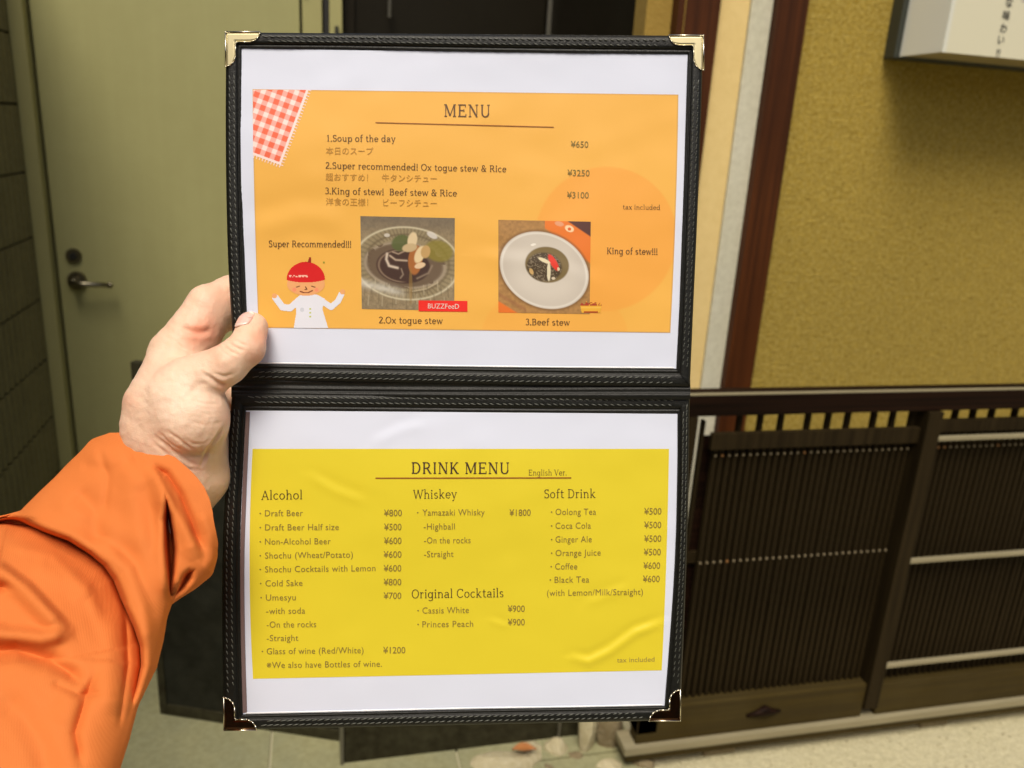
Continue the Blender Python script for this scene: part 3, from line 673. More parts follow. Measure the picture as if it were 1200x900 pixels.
def f_p2(X, Y):
    u = (X - 584) / 108; v_ = (Y - 258.5) / 108
    n1 = vnoise(X, Y, 3, 6); n2 = vnoise(X, Y, 1.3, 7)
    def el(cx, cy, rx, ry, rot=0):
        ca, sa = math.cos(rot), math.sin(rot); dx, dy = u - cx, v_ - cy; return np.hypot((dx * ca + dy * sa) / rx, (-dx * sa + dy * ca) / ry)
    c = np.ones(X.shape + (3,)) * s2l((170, 128, 76)); c *= (.8 + .3 * n1 + .15 * n2)[..., None]
    t1 = (v_ - (u - .45) * .75) ; c = blend(c, sstep(.06, .02, t1) * (u > .5), s2l((232, 124, 46)))
    c = blend(c, sstep(.02, 0, v_ + .03 - (u - .72) * .65) * (u > .70) , s2l((92, 58, 52)))
    c = blend(c, sstep(0, .03, v_ - .86 - u * .6) , s2l((232, 120, 44)))
    c = blend(c, sstep(.04, 0, np.abs(v_ - .80 - u * .55)) * .5 * (u < .3), s2l((150, 96, 66)))
    c = blend(c, sstep(1.1, .9, el(.77, .08, .05, .035, .4)), s2l((246, 214, 170))); c = blend(c, sstep(1.1, .8, el(.77, .085, .02, .018)), s2l((222, 96, 40)))
    c = blend(c, sstep(1.1, .9, el(.66, .03, .05, .025, .2)), s2l((228, 160, 120)))
    r = el(.5, .535, .50, .40, .42); c = blend(c, sstep(1.09, 1.01, r) * .6, s2l((110, 80, 50)))
    c = blend(c, sstep(1.01, .985, r), s2l((214, 206, 194)))
    c = blend(c, sstep(.55, .95, r) * (r < .97) * .35, s2l((190, 180, 168)))
    c = blend(c, np.exp(-((r - .95) / .02) ** 2) * .6, s2l((238, 234, 226)))
    r = el(.53, .475, .235, .19, .12); c = blend(c, sstep(1.06, .98, r), s2l((128, 110, 72)))
    r = el(.50, .50, .19, .155, .1); c = blend(c, sstep(1.1, .92, r), s2l((78, 64, 46))); c = blend(c, (r < 1) * (n2 > .62) * .6, s2l((150, 136, 112)))
    for cx, cy, rx, ry, ro, cl in ((.60, .45, .035, .10, -.55, (226, 60, 44)), (.55, .55, .02, .10, 0, (232, 222, 190)), (.50, .43, .07, .02, .4, (228, 216, 180)), (.36, .55, .02, .035, -.4, (206, 170, 110)), (.38, .26, .03, .012, -.2, (245, 240, 230)), (.655, .52, .014, .02, 0, (226, 206, 170)), (.60, .62, .02, .015, 0, (220, 205, 178))):
        c = blend(c, sstep(1.15, .85, el(cx, cy, rx, ry, ro)), s2l(cl))
    return np.clip(c * .97, .005, .9), None
patch('plate_photo', 'top', 584, 692, 258.5, 366.5, .75, f_p2, .00078, quadwarp(584, 692, 258.5, 366.5, (584, 257.6), (692.3, 259.8), (691, 368), (584, 366.3)))
# badge, crown
patch('red_badge', 'top', 490.5, 547.8, 352.3, 365, 3, lambda X, Y: (np.tile(s2l((236, 44, 34)), X.shape + (1,)), None), .00092, quadwarp(490.5, 547.8, 352.3, 365, (490.5, 352), (547.8, 352.6), (547.8, 365.3), (490.5, 364.7)))
def f_cr(X, Y):
    u = (X - 679) / 27; v_ = (Y - 350) / 17.5
    c = np.ones(X.shape + (3,)) * s2l((236, 176, 58))
    top = .18 + .22 * np.abs(((u * 5) % 1) - .5) * 2 - .18 * (1 - ((u - .5) * 2) ** 2) + .1
    c = blend(c, ((v_ > .25) & (v_ < .46)) * (vnoise(X, Y, 1.6, 8) > .3) * .95, s2l((166, 46, 40)))
    c = blend(c, ((v_ > .84) & (v_ < .95) & (u > .2) & (u < .8)) * .9, s2l((170, 52, 30)))
    c = blend(c, (np.abs(v_ - .6) < .05) * .4, s2l((250, 214, 110)))
    mask = (v_ > top) & (v_ < .97) & (u > .14 * (v_ - .3)) & (u < 1 - .14 * (v_ - .3)) & (np.abs(u - .5) < .55 - .1 * v_)
    return c, mask
patch('crown_print', 'top', 679, 706, 350, 367.5, .5, f_cr, .00092)
# small printed cook figure (plain generic drawing)
def f_ck(X, Y):
    c = np.ones(X.shape + (3,)) * s2l((232, 234, 244)); m_ = np.zeros(X.shape, bool)
    def add(ins, cl):
        nonlocal m_
        m_ |= ins; c[ins] = s2l(cl)
    WH = (228, 230, 242); SK = (236, 170, 112)
    add(in_poly(X, Y, [(352, 345), (372, 345), (381, 350), (378, 362), (385, 384.8), (344, 384.4), (347, 366), (346, 350)]), WH)
    d1, _, _ = seg_dist(X, Y, [(350, 352), (340, 361), (331, 360), (323, 349)]); add(d1 < 4.2 - 0 * X, WH)
    d1, _, _ = seg_dist(X, Y, [(376, 352), (388, 360), (396, 353), (400, 345)]); add(d1 < 3.8, WH)
    add(np.hypot(X - 321.5, Y - 346.5) < 3.1, SK); add(np.hypot(X - 401.5, Y - 342) < 3.2, SK)
    add(np.hypot((X - 358.5) / 22.5, (Y - 333) / 13.5) < 1, SK)
    add((np.hypot((X - 358.3) / 22.8, (Y - 328) / 21.5) < 1) & (Y < 330.5 + .006 * (X - 358) ** 2 * -1 + 0.6), (214, 26, 28))
    add(in_poly(X, Y, [(360, 308), (362, 301.5), (365, 301.5), (364.5, 308)]), (150, 40, 24))
    d1, _, _ = seg_dist(X, Y, [(352, 341.5), (356, 343), (361, 343), (366, 340.5)]); add(d1 < .7, (120, 50, 30))
    for pts in ([(347.5, 336.5), (351, 335.3)], [(365, 335.3), (369, 336.5)], [(358, 336), (359.5, 339), (357.5, 339.5)]):
        d1, _, _ = seg_dist(X, Y, pts); add(d1 < .6, (110, 60, 36))
    for x_, r_ in ((344, .9), (370, .9)): 
        ins = np.hypot(X - x_ - 1, Y - 339.5) < 2.4; c[ins & m_] = s2l((240, 150, 110))
    for y_ in (362, 366.5, 371): add(np.hypot(X - 363.5, Y - y_) < 1.1, (190, 200, 90))
    add(np.hypot(X - 379.5, Y - 307.5) < 1.5, (150, 150, 50))
    ins = (np.abs(Y - 323.8) < 1.2) & (X > 338.5) & (X < 361) & (vnoise(X, Y, 1.1, 9) > .38); c[ins] = s2l((244, 190, 170))
    ins = (np.hypot(X - 354, Y - 363) < 2.5); c[ins] = s2l((206, 210, 222))
    return c, m_
patch('cook_print', 'top', 317, 406, 300, 384.9, .5, f_ck, .00078)

# lettering
def text_geo(s, bold=0.0, serif=False, spacing=1.0):
    c = bpy.data.curves.new('t', 'FONT'); c.body = s; c.offset = bold; c.space_character = spacing; c.resolution_u = 3
    o = bpy.data.objects.new('t', c); COL.objects.link(o)
    dg = bpy.context.evaluated_depsgraph_get(); dg.update()
    me = bpy.data.meshes.new_from_object(o.evaluated_get(dg))
    v = np.array([tuple(q.co)[:2] for q in me.vertices]); f = [tuple(p.vertices) for p in me.polygons]
    bpy.data.objects.remove(o); bpy.data.curves.remove(c); bpy.data.meshes.remove(me)
    return v, f
# a slab serif alphabet drawn as strokes: cap height .70, x height .47
def serif_geo(s, bold=0.0, spacing=1.0):
    ST, TN, SLB = .082 + bold * 2, .050 + bold, .044 + bold
    V, F, Zz = [], [], []
    def quad(p, n_=[0]):
        k = len(V); V.extend(p); F.append((k, k + 1, k + 2, k + 3))
    def glyph(ch, ox):
        def L(x0, y0, x1, y1, w_=None):
            w_ = ST if w_ is None else w_
            dx, dy = x1 - x0, y1 - y0; l = math.hypot(dx, dy); nx, ny = -dy / l * w_ / 2, dx / l * w_ / 2
            if abs(dy) > abs(dx) * .25: nx, ny = math.copysign(w_ / 2 / max(abs(dy) / l, .5), nx), 0
            quad([(ox + x0 + nx, y0 + ny), (ox + x1 + nx, y1 + ny), (ox + x1 - nx, y1 - ny), (ox + x0 - nx, y0 - ny)])
        def A(cx, cy, rx, ry, a0, a1):
            n_ = max(6, int(abs(a1 - a0) / 15)); pr = None
            for i in range(n_ + 1):
                t = math.radians(a0 + (a1 - a0) * i / n_); w_ = TN + (ST - TN) * abs(math.cos(t)) ** 1.5
                c_, s_ = math.cos(t), math.sin(t)
                cur = ((ox + cx + (rx + w_ / 2) * c_, cy + (ry + w_ / 2) * s_), (ox + cx + (rx - w_ / 2) * c_, cy + (ry - w_ / 2) * s_))
                if pr: quad([pr[0], cur[0], cur[1], pr[1]])
                pr = cur
        def S(x, y, l=.085, r=.085):      # slab, y is its outer edge
            y0, y1 = (y, y + SLB) if (y <= .01) else (y - SLB, y)
            quad([(ox + x - l, y0), (ox + x + r, y0), (ox + x + r, y1), (ox + x - l, y1)])
        def B(x0, x1, y): quad([(ox + x0, y - TN / 2), (ox + x1, y - TN / 2), (ox + x1, y + TN / 2), (ox + x0, y + TN / 2)])
        def dot(x, y): A(x, y, .028, .028, 0, 360)
        H, X = .70, .47; e = TN / 2
        if ch == 'M': L(.14, 0, .14, H, TN); L(.70, 0, .70, H); L(.15, H, .42, .05, ST); L(.69, H, .42, .05, TN); S(.14, 0); S(.70, 0, .1, .1); S(.14, H, .1, .05); S(.70, H, .05, .1); return .84
        if ch == 'E': L(.15, 0, .15, H); B(.05, .54, H - e); B(.05, .57, e); B(.15, .42, .36); L(.52, H, .52, H - .15, TN); L(.55, 0, .55, .16, TN); L(.42, .29, .42, .43, TN); return .62
        if ch == 'N': L(.14, 0, .14, H, TN); L(.58, 0, .58, H, TN); L(.14, H, .58, .0, ST); S(.14, 0); S(.14, H, .1, .04); S(.58, H); return .72
        if ch == 'U': L(.15, .22, .15, H); L(.56, .22, .56, H, TN); A(.355, .22, .205, .20, 180, 360); S(.15, H); S(.56, H); return .70
        if ch == 'D': L(.15, 0, .15, H); B(.05, .32, e); B(.05, .32, H - e); A(.30, .35, .28, .325, -90, 90); return .68
        if ch == 'B': L(.15, 0, .15, H); B(.05, .32, e); B(.05, .30, H - e); B(.15, .32, .37); A(.30, .525, .16, .155, -90, 90); A(.32, .195, .19, .17, -90, 90); return .60
        if ch == 'R': L(.15, 0, .15, H); S(.15, 0); B(.05, .32, H - e); B(.15, .32, .34); A(.31, .51, .18, .167, -90, 90); L(.34, .34, .56, .02, ST); S(.57, 0, .06, .07); return .66
        if ch == 'I': L(.15, 0, .15, H); S(.15, 0); S(.15, H); return .30
        if ch == 'K': L(.15, 0, .15, H); S(.15, 0); S(.15, H); L(.17, .27, .52, H, TN); L(.27, .40, .55, .0, ST); S(.52, H); S(.56, 0); return .66
        if ch == 'A': L(.09, 0, .33, H, TN); L(.33, H, .58, 0, ST); B(.18, .50, .23); S(.09, 0, .08, .08); S(.58, 0, .09, .08); return .67
        if ch == 'V': L(.09, H, .33, 0, ST); L(.57, H, .33, 0, TN); S(.09, H); S(.57, H); return .66
        if ch == 'W': L(.08, H, .27, 0, ST); L(.46, H, .27, 0, TN); L(.44, H, .65, 0, ST); L(.84, H, .65, 0, TN); S(.09, H); S(.45, H, .06, .06); S(.84, H); return .92
        if ch == 'O': A(.36, .35, .28, .33, 0, 360); return .72
        if ch == 'C': A(.36, .35, .28, .33, 38, 322); L(.57, .50, .57, H - .02, TN); return .66
        if ch == 'S': A(.28, .52, .17, .155, 35, 270); A(.28, .19, .185, .17, 90, -145); L(.43, .54, .43, H, TN * .8); L(.11, 0, .11, .16, TN * .8); return .54
        if ch == 'o': A(.27, .235, .19, .215, 0, 360); return .54
        if ch == 'c': A(.27, .235, .19, .215, 45, 318); return .48
        if ch == 'e': A(.27, .235, .19, .215, 0, 318); B(.09, .46, .25); return .52
        if ch == 'd': A(.25, .235, .175, .213, 0, 360); L(.44, 0, .44, .74); S(.44, 0, .0, .09); S(.44, .74, .10, .0); return .58
        if ch == 'p': A(.34, .235, .175, .213, 0, 360); L(.14, -.21, .14, X); quad([(ox + .04, -.21), (ox + .24, -.21), (ox + .24, -.21 + SLB), (ox + .04, -.21 + SLB)]); S(.14, X, .10, .0); return .58
        if ch in 'nhm': 
            L(.14, 0, .14, .74 if ch == 'h' else X); S(.14, 0, .08, .08); S(.14, .74 if ch == 'h' else X, .10, 0)
            A(.295, .27, .155, .175, 175, 0); L(.45, 0, .45, .28); S(.45, 0, .08, .08)
            if ch == 'm': A(.605, .27, .155, .175, 175, 0); L(.76, 0, .76, .28); S(.76, 0, .08, .08); return .89
            return .58
        if ch == 'u': L(.14, .19, .14, X); S(.14, X, .09, 0); A(.295, .20, .155, .175, 180, 355); L(.45, 0, .45, X); S(.45, 0, 0, .09); S(.45, X, .09, 0); return .59
        if ch == 'r': L(.14, 0, .14, X); S(.14, 0, .08, .09); S(.14, X, .10, 0); A(.27, .27, .13, .17, 170, 45); return .41
        if ch == 'i': L(.14, 0, .14, X); S(.14, 0); S(.14, X, .09, 0); dot(.135, .63); return .28
        if ch == 'l': L(.14, 0, .14, .74); S(.14, 0); S(.14, .74, .09, 0); return .28
        if ch == 'k': L(.14, 0, .14, .74); S(.14, 0); S(.14, .74, .09, 0); L(.16, .17, .42, X, TN); L(.24, .26, .46, 0, ST); S(.42, X, .08, .08); S(.47, 0, .07, .08); return .57
        if ch == 't': L(.17, .10, .17, .62); A(.28, .115, .11, .09, 180, 310); B(.05, .34, X - e); return .38
        if ch == 'f': L(.17, 0, .17, .60); A(.285, .60, .115, .12, 180, 50); B(.05, .34, X - e); S(.17, 0); return .36
        if ch == 'a': A(.21, .135, .125, .11, 40, 320); L(.40, 0, .40, .33); S(.40, 0, 0, .09); A(.25, .32, .15, .125, 0, 155); B(.22, .40, .25); return .53
        if ch == 's': A(.22, .345, .12, .10, 30, 265); A(.22, .12, .135, .10, 85, -150); return .43
        if ch == 'g': A(.25, .235, .175, .213, 0, 360); L(.44, -.08, .44, X); A(.27, -.08, .17, .13, 0, -150); S(.44, X, 0, .08); return .56
        if ch == 'w': L(.08, X, .22, 0, ST); L(.36, X, .22, 0, TN); L(.35, X, .51, 0, ST); L(.66, X, .51, 0, TN); S(.08, X, .07, .08); S(.36, X, .05, .05); S(.66, X, .07, .07); return .73
        if ch == 'x': L(.08, X, .42, 0, ST); L(.42, X, .08, 0, TN); S(.09, X, .07, .08); S(.42, X, .07, .07); S(.08, 0, .07, .07); S(.42, 0, .08, .07); return .51
        if ch == 'y': L(.09, X, .27, 0, ST); L(.44, X, .21, -.20, TN); S(.09, X, .08, .08); S(.44, X, .08, .08); L(.10, -.19, .22, -.19, TN); return .52
        if ch == '1': L(.22, 0, .22, H); L(.10, .56, .22, H - .02, TN); S(.22, 0, .11, .11); return .46
        if ch == '2': A(.26, .52, .165, .155, 165, -30); L(.40, .45, .10, .04, ST); B(.08, .46, e); L(.45, 0, .45, .13, TN); return .54
        if ch == '3': A(.25, .53, .155, .145, 150, -80); A(.25, .195, .18, .17, 85, -150); return .52
        if ch == '.': dot(.10, .035); return .20
        if ch == '!': L(.12, .20, .12, H, ST); dot(.12, .035); return .25
        if ch == '&': A(.30, .55, .125, .125, -40, 250); A(.28, .18, .185, .155, 100, 330); L(.22, .45, .58, .0, ST); L(.43, .10, .56, .36, TN); S(.56, .38, .08, .08); return .68
        return .27
    x = 0
    for ch in s: x += glyph(ch, x) * 1.0 + .012 + (spacing - 1) * .4
    return np.array(V), F
def put(s, pn, x0, y0, x1, y1, h, m, bold=0., serif=False, off=.00095, spacing=1., cap=.69, name='lettering', curve=0):
    v, f = serif_geo(s, bold, spacing) if serif else text_geo(s, bold, spacing=spacing)
    jit = np.repeat(np.arange(len(f)) % 3 * 6e-6, 4) if serif else 0
    if serif: cap = .70
    xa, xb = v[:, 0].min(), v[:, 0].max(); u = (v[:, 0] - xa) / (xb - xa)
    X = x0 + u * (x1 - x0); Y = y0 + u * (y1 - y0) - v[:, 1] / cap * h
    return mk(name, pgc(X, Y, pn, off + jit), f, mat[m], pages[pn])
def rule(pn, x0, y0, x1, y1, w_, m):
    t = np.linspace(0, 1, 40); X = x0 + (x1 - x0) * t; Y = y0 + (y1 - y0) * t
    mk('rule_line', np.array([pgc(X, Y - w_ / 2, pn, .00092), pgc(X, Y + w_ / 2, pn, .00092)]), grid_faces(2, 40), mat[m], pages[pn])
T = 'top'
put('MENU', T, 520.5, 136.6, 574, 137.3, 14.6, 'ink_brown', .008, .06, spacing=1.1)
rule(T, 440, 143.6, 649, 149.0, 1.1, 'ink_rule')
put('1.Soup of the day', T, 383, 165.6, 463.5, 166.2, 7.6, 'ink_brown', .006, True)
put('本日のスープ', T, 382, 180.3, 437.5, 180.8, 8.2, 'ink_jp', .0, cap=.84)
put('2.Super recommended! Ox togue stew & Rice', T, 381.5, 197.4, 593.5, 201.6, 7.6, 'ink_brown', .006, True)
put('超おすすめ！　牛タンシチュー', T, 381.5, 210.8, 512, 213.0, 8.2, 'ink_jp', 0, cap=.84)
put('3.King of stew!  Beef stew & Rice', T, 381, 227.2, 535.5, 230.0, 7.6, 'ink_brown', .006, True)
put('洋食の王様！　ビーフシチュー', T, 382, 239.8, 512, 242, 8.2, 'ink_jp', 0, cap=.84)
put('¥650', T, 669, 172.5, 689.5, 172.8, 7.2, 'ink_olive', .004)
put('¥3250', T, 665, 206, 691, 206.4, 7.2, 'ink_olive', .004)
put('¥3100', T, 664.5, 232, 690, 232.3, 7.2, 'ink_olive', .004)
put('tax included', T, 730, 245.2, 773.5, 245.8, 5.6, 'ink_brown', -.004, True)
put('Super Recommended!!!', T, 315, 289.3, 411.5, 289.8, 7.6, 'ink_brown', .008, True)
put('King of stew!!!', T, 711.5, 297.4, 770.5, 298.4, 7.4, 'ink_brown', .01, True)
put('2.Ox togue stew', T, 444, 378.6, 519, 379.6, 7.6, 'ink_brown', .008, True)
put('3.Beef stew', T, 616, 380.8, 668, 381.4, 7.4, 'ink_brown', .008, True)
put('BUZZFeeD', T, 501.5, 361.4, 538, 361.9, 5.8, 'ink_white', .0, off=.0011)
Bn = 'bot'
put('DRINK MENU', Bn, 482.5, 555.2, 596.5, 555.4, 13.6, 'ink_dark', .010, .055, spacing=1.08)
rule(Bn, 440, 560.4, 669.5, 560.0, 1.5, 'ink_rule')
put('English Ver.', Bn, 619.5, 557.2, 664, 557.0, 6.8, 'ink_brown', -.004, True)
put('Alcohol', Bn, 306, 585.6, 354, 585.0, 10.6, 'ink_dark', -.004, .045)
put('Whiskey', Bn, 484, 584.5, 535.5, 583.8, 10.4, 'ink_dark', -.004, .045)
put('Soft Drink', Bn, 638, 583.8, 698, 583.4, 10.4, 'ink_dark', -.004, .045)
put('Original Cocktails', Bn, 482.5, 701.2, 590, 699.8, 10.4, 'ink_dark', -.002, .045)
for s_, xa, xb, yb, dot in (('Draft Beer', 310.5, 355, 605, 305), ('Draft Beer Half size', 310.5, 397, 621.6, 305), ('Non-Alcohol Beer', 310.5, 387.5, 638.2, 305), ('Shochu (Wheat/Potato)', 310.5, 413.5, 654.6, 305),
                          ('Shochu Cocktails with Lemon', 310.5, 440, 670.8, 305), ('Cold Sake', 311, 354.5, 687.2, 305.5), ('Umesyu', 311.5, 346.5, 703.8, 306), ('-with soda', 312, 357.5, 719.6, 0), ('-On the rocks', 312.5, 370.5, 735.6, 0),
                          ('-Straight', 312.5, 349.5, 751.4, 0), ('Glass of wine (Red/White)', 312.5, 426, 766.8, 307.5), ('※We also have Bottles of wine.', 312.5, 447.5, 783, 0),
                          ('Yamazaki Whisky', 495, 568, 604.2, 489.5), ('-Highball', 496.5, 533, 620.6, 0), ('-On the rocks', 497, 551.5, 636.8, 0), ('-Straight', 497, 531.5, 653, 0),
                          ('Cassis White', 495, 549.5, 719, 490), ('Princes Peach', 495, 554.5, 735.2, 490),
                          ('Oolong Tea', 651, 698.5, 603.4, 646.5), ('Coca Cola', 651, 692.5, 619.6, 646.5), ('Ginger Ale', 651, 693.5, 635.6, 646.5), ('Orange Juice', 651, 704, 651.6, 646.5), ('Coffee', 650.5, 676.5, 667.4, 646),
                          ('Black Tea', 650, 690.5, 683, 645), ('(with Lemon/Milk/Straight)', 641, 753.5, 698.4, 0)):
    sl_ = -.012 * (xb - xa) if yb > 640 else -.006 * (xb - xa)
    put(s_, Bn, xa, yb, xb, yb + sl_, 7.3, 'ink_olive', .0, spacing=1.06)
    if dot:
        a_ = np.linspace(0, 2 * np.pi, 9)[:-1]; mk('bullet', pgc(dot + .95 * np.cos(a_), yb - 3.4 + .95 * np.sin(a_), Bn, .00095), [tuple(range(8))], mat['ink_olive'], pages[Bn])
for s_, xa, xb, yb in (('¥800', 450, 471, 605), ('¥500', 450, 470.5, 621.4), ('¥600', 450, 470.5, 637.6), ('¥600', 449.5, 470.5, 653.6), ('¥600', 449.5, 470.3, 669.8), ('¥800', 449.5, 470.3, 686), ('¥700', 449.5, 470.3, 702), ('¥1200', 449, 475, 765.8),
                       ('¥1800', 597, 622, 604.6), ('¥900', 595, 615, 717.2), ('¥900', 595, 615, 733), ('¥500', 755, 775.2, 603), ('¥500', 755, 775, 619), ('¥500', 755, 775, 635), ('¥500', 754.5, 774.5, 650.8), ('¥600', 754, 773.7, 666.6), ('¥600', 753.5, 773.2, 682.2)):
    put(s_, Bn, xa, yb, xb, yb - .2, 7.6, 'ink_olive', .004)
put('tax included', Bn, 723, 776.3, 767, 775.2, 5.6, 'ink_pale', 0)
# sign lettering, on the sign's own face
def sign_text(s, xc, ztop, hgt, wdt):
    v, f = text_geo(s, .012); x0_, x1_ = v[:, 0].min(), v[:, 0].max(); y0_, y1_ = v[:, 1].min(), v[:, 1].max()
    X = xc + ((v[:, 0] - x0_) / (x1_ - x0_) - .5) * wdt; Z = ztop - (1 - (v[:, 1] - y0_) / (y1_ - y0_)) * hgt
    mk('sign_lettering', np.stack([X, np.full(len(v), SY0 - .0015), Z], -1), f, mat['ink'], sg)
for i, (ch, hh, ww) in enumerate((('な', .021, .020), ('味', .021, .021), ('わ', .021, .019), ('い', .017, .018), ('!!', .020, .010))):
    sign_text(ch, 1.618, 1.876 - i * .0285, hh, ww)

# ================================================================= PERSON: hand and sleeve
person = tag(empty('person', tuple(P(150, 760, .5))), 'person in an orange jacket holding up the open menu in one hand', 'person')
# hand: smooth union of tapered bones, meshed with surface nets, in camera-aligned metres
def C3(px, py, d): return np.array(((px - 600) / FPX * d, (py - 450) / FPX * d, d))
HR = .0011
lo = np.array(C3(120, 300, .50)); lo = np.array((-.290, -.098, .485)); hi = np.array((-.135, .160, .640))
ax = [np.arange(lo[i], hi[i], HR) for i in range(3)]
GX, GY, GZ = np.meshgrid(*ax, indexing='ij')
def cap(A, B_, fz=1.0):
    a = C3(*A[:3]); b = C3(*B_[:3]); ra = A[3] / FPX * A[2]; rb = B_[3] / FPX * B_[2]
    def f(x, y, z):
        px_, py_, pz_ = x - a[0], y - a[1], (z - a[2]); d_ = b - a; L2 = d_ @ d_ + 1e-12
        t = np.clip((px_ * d_[0] + py_ * d_[1] + pz_ * d_[2]) / L2, 0, 1)
        qx, qy, qz = px_ - t * d_[0], py_ - t * d_[1], (pz_ - t * d_[2]) * fz
        return np.sqrt(qx * qx + qy * qy + qz * qz) - (ra + (rb - ra) * t)
    return f
def smin(a, b, k):
    h_ = np.clip(.5 + .5 * (b - a) / k, 0, 1); return b * (1 - h_) + a * h_ - k * h_ * (1 - h_)
GROUPS = [  # (smoothness to the rest, [bones])
    (.000, [((207, 484, .556, 59), (200, 500, .558, 56), 1.25), ((203, 470, .560, 55), (207, 418, .575, 33), 1.2)]),           # palm, back of hand
    (.010, [((210, 500, .556, 52), (204, 560, .559, 46), 1.3), ((204, 560, .559, 46), (188, 650, .560, 34), 1.3)]),             # wrist into sleeve
    (.006, [((226, 520, .574, 42), (231, 558, .572, 36.5), 1.1), ((231, 558, .572, 36.5), (212, 600, .570, 28), 1.1)]),             # far heel of the hand
    (.004, [((214, 470, .545, 43), (225, 490, .543, 43), 1.1)]),                                                                # ball of the thumb
    (.004, [((213, 412, .577, 32), (246, 363, .588, 28), 1.0), ((246, 363, .588, 28), (274, 347, .600, 24), 1.0), ((274, 347, .600, 24), (325, 352, .597, 19), 1.), ((325, 352, .597, 19), (352, 356, .594, 15), 1.)]),   # index
    (.004, [((226, 414, .583, 21), (240, 404, .584, 15), 1.0)]),                                                                # web between index and thumb
    (.003, [((218, 425, .602, 24), (252, 370, .614, 20), 1.), ((252, 370, .614, 20), (300, 366, .606, 17), 1.), ((300, 366, .606, 17), (340, 376, .597, 14), 1.)]),   # middle
    (.003, [((225, 470, .604, 24), (258, 462, .610, 20), 1.), ((258, 462, .610, 20), (305, 462, .602, 16), 1.), ((305, 462, .602, 16), (335, 465, .596, 13), 1.)]),   # ring
    (.003, [((228, 500, .602, 22), (252, 505, .606, 17), 1.), ((252, 505, .606, 17), (295, 508, .598, 13), 1.), ((295, 508, .598, 13), (318, 510, .594, 11), 1.)]),   # little
    (.0035, [((226, 448, .546, 33), (266, 427, .543, 23), 1.0), ((266, 427, .543, 23), (289, 408, .5465, 20.5), 1.), ((289, 408, .5465, 20.5), (296, 384, .5575, 18), 1.05)]),   # thumb
]
def sdf(x, y, z):
    out = None
    for k, bones in GROUPS:
        gd = None
        for A, B_, fz in bones:
            d_ = cap(A, B_, fz)(x, y, z); gd = d_ if gd is None else smin(gd, d_, .0035)
        out = gd if out is None else (smin(out, gd, k) if k > 0 else np.minimum(out, gd))
    return out
D = sdf(GX, GY, GZ).astype(np.float32)
def surface_nets(D, ax):
    nx, ny, nz = D.shape; ins = D < 0
    acc = np.zeros((nx - 1, ny - 1, nz - 1, 3), np.float32); cnt = np.zeros((nx - 1, ny - 1, nz - 1), np.float32)
    corners = [(i, j, k) for i in (0, 1) for j in (0, 1) for k in (0, 1)]
    for a in corners:
        for axis in range(3):
            if a[axis] == 1: continue
            b = list(a); b[axis] = 1; b = tuple(b)
            sa = tuple(slice(q, D.shape[i] - 1 + q) for i, q in enumerate(a)); sb = tuple(slice(q, D.shape[i] - 1 + q) for i, q in enumerate(b))
            da, db = D[sa], D[sb]; cr = (da < 0) != (db < 0); t = np.where(cr, da / np.where(cr, da - db, 1), 0)
            for c_ in range(3):
                acc[..., c_] += np.where(cr, a[c_] + (t if c_ == axis else 0), 0)
            cnt += cr
    act = cnt > 0; ids = np.full(act.shape, -1); ids[act] = np.arange(act.sum())
    idx = np.argwhere(act); pos = idx + acc[act] / cnt[act][:, None]
    V = np.stack([ax[i][0] + pos[:, i] * HR for i in range(3)], -1)
    F = []
    for axis in range(3):
        u, v_ = [(1, 2), (2, 0), (0, 1)][axis]
        sl0 = [slice(1, -1)] * 3; sl0[axis] = slice(0, -1); sl1 = [slice(1, -1)] * 3; sl1[axis] = slice(1, None)
        a, b = ins[tuple(sl0)], ins[tuple(sl1)]
        e = np.argwhere(a != b); off = np.array([1, 1, 1]); off[axis] = 0; e0 = e + off
        fl = a[tuple(e.T)]
        def cell(du, dv):
            q = e0.copy(); q[:, u] += du; q[:, v_] += dv; return ids[tuple(q.T)]
        q = np.stack([cell(-1, -1), cell(0, -1), cell(0, 0), cell(-1, 0)], -1)
        q[~fl] = q[~fl][:, ::-1]; F.append(q)
    return V, np.concatenate(F)
HV, HF = surface_nets(D, ax)
del GX, GY, GZ
# smooth a little, then press creases into it
def lap(V, F, it, lam=.5):
    e = np.concatenate([F[:, [0, 1]], F[:, [1, 2]], F[:, [2, 3]], F[:, [3, 0]]]); e = np.concatenate([e, e[:, ::-1]])
    n_ = np.bincount(e[:, 0], minlength=len(V))[:, None]
    for _ in range(it):
        s = np.stack([np.bincount(e[:, 0], V[e[:, 1], c_], minlength=len(V)) for c_ in range(3)], -1)
        V = V + lam * (s / n_ - V)
    return V
HV = lap(HV, HF, 4)
eps = .0005
def grad(V):
    g_ = np.stack([sdf(V[:, 0] + eps * (i == 0), V[:, 1] + eps * (i == 1), V[:, 2] + eps * (i == 2)) - sdf(V[:, 0] - eps * (i == 0), V[:, 1] - eps * (i == 1), V[:, 2] - eps * (i == 2)) for i in range(3)], -1)
    return g_ / (np.linalg.norm(g_, axis=1, keepdims=True) + 1e-9)
HN = grad(HV)
hpx = HV[:, 0] / HV[:, 2] * FPX + 600; hpy = HV[:, 1] / HV[:, 2] * FPX + 450
front = sstep(.15, -.35, HN[:, 2]) * sstep(.604, .59, HV[:, 2])
dsp = np.zeros(len(HV))
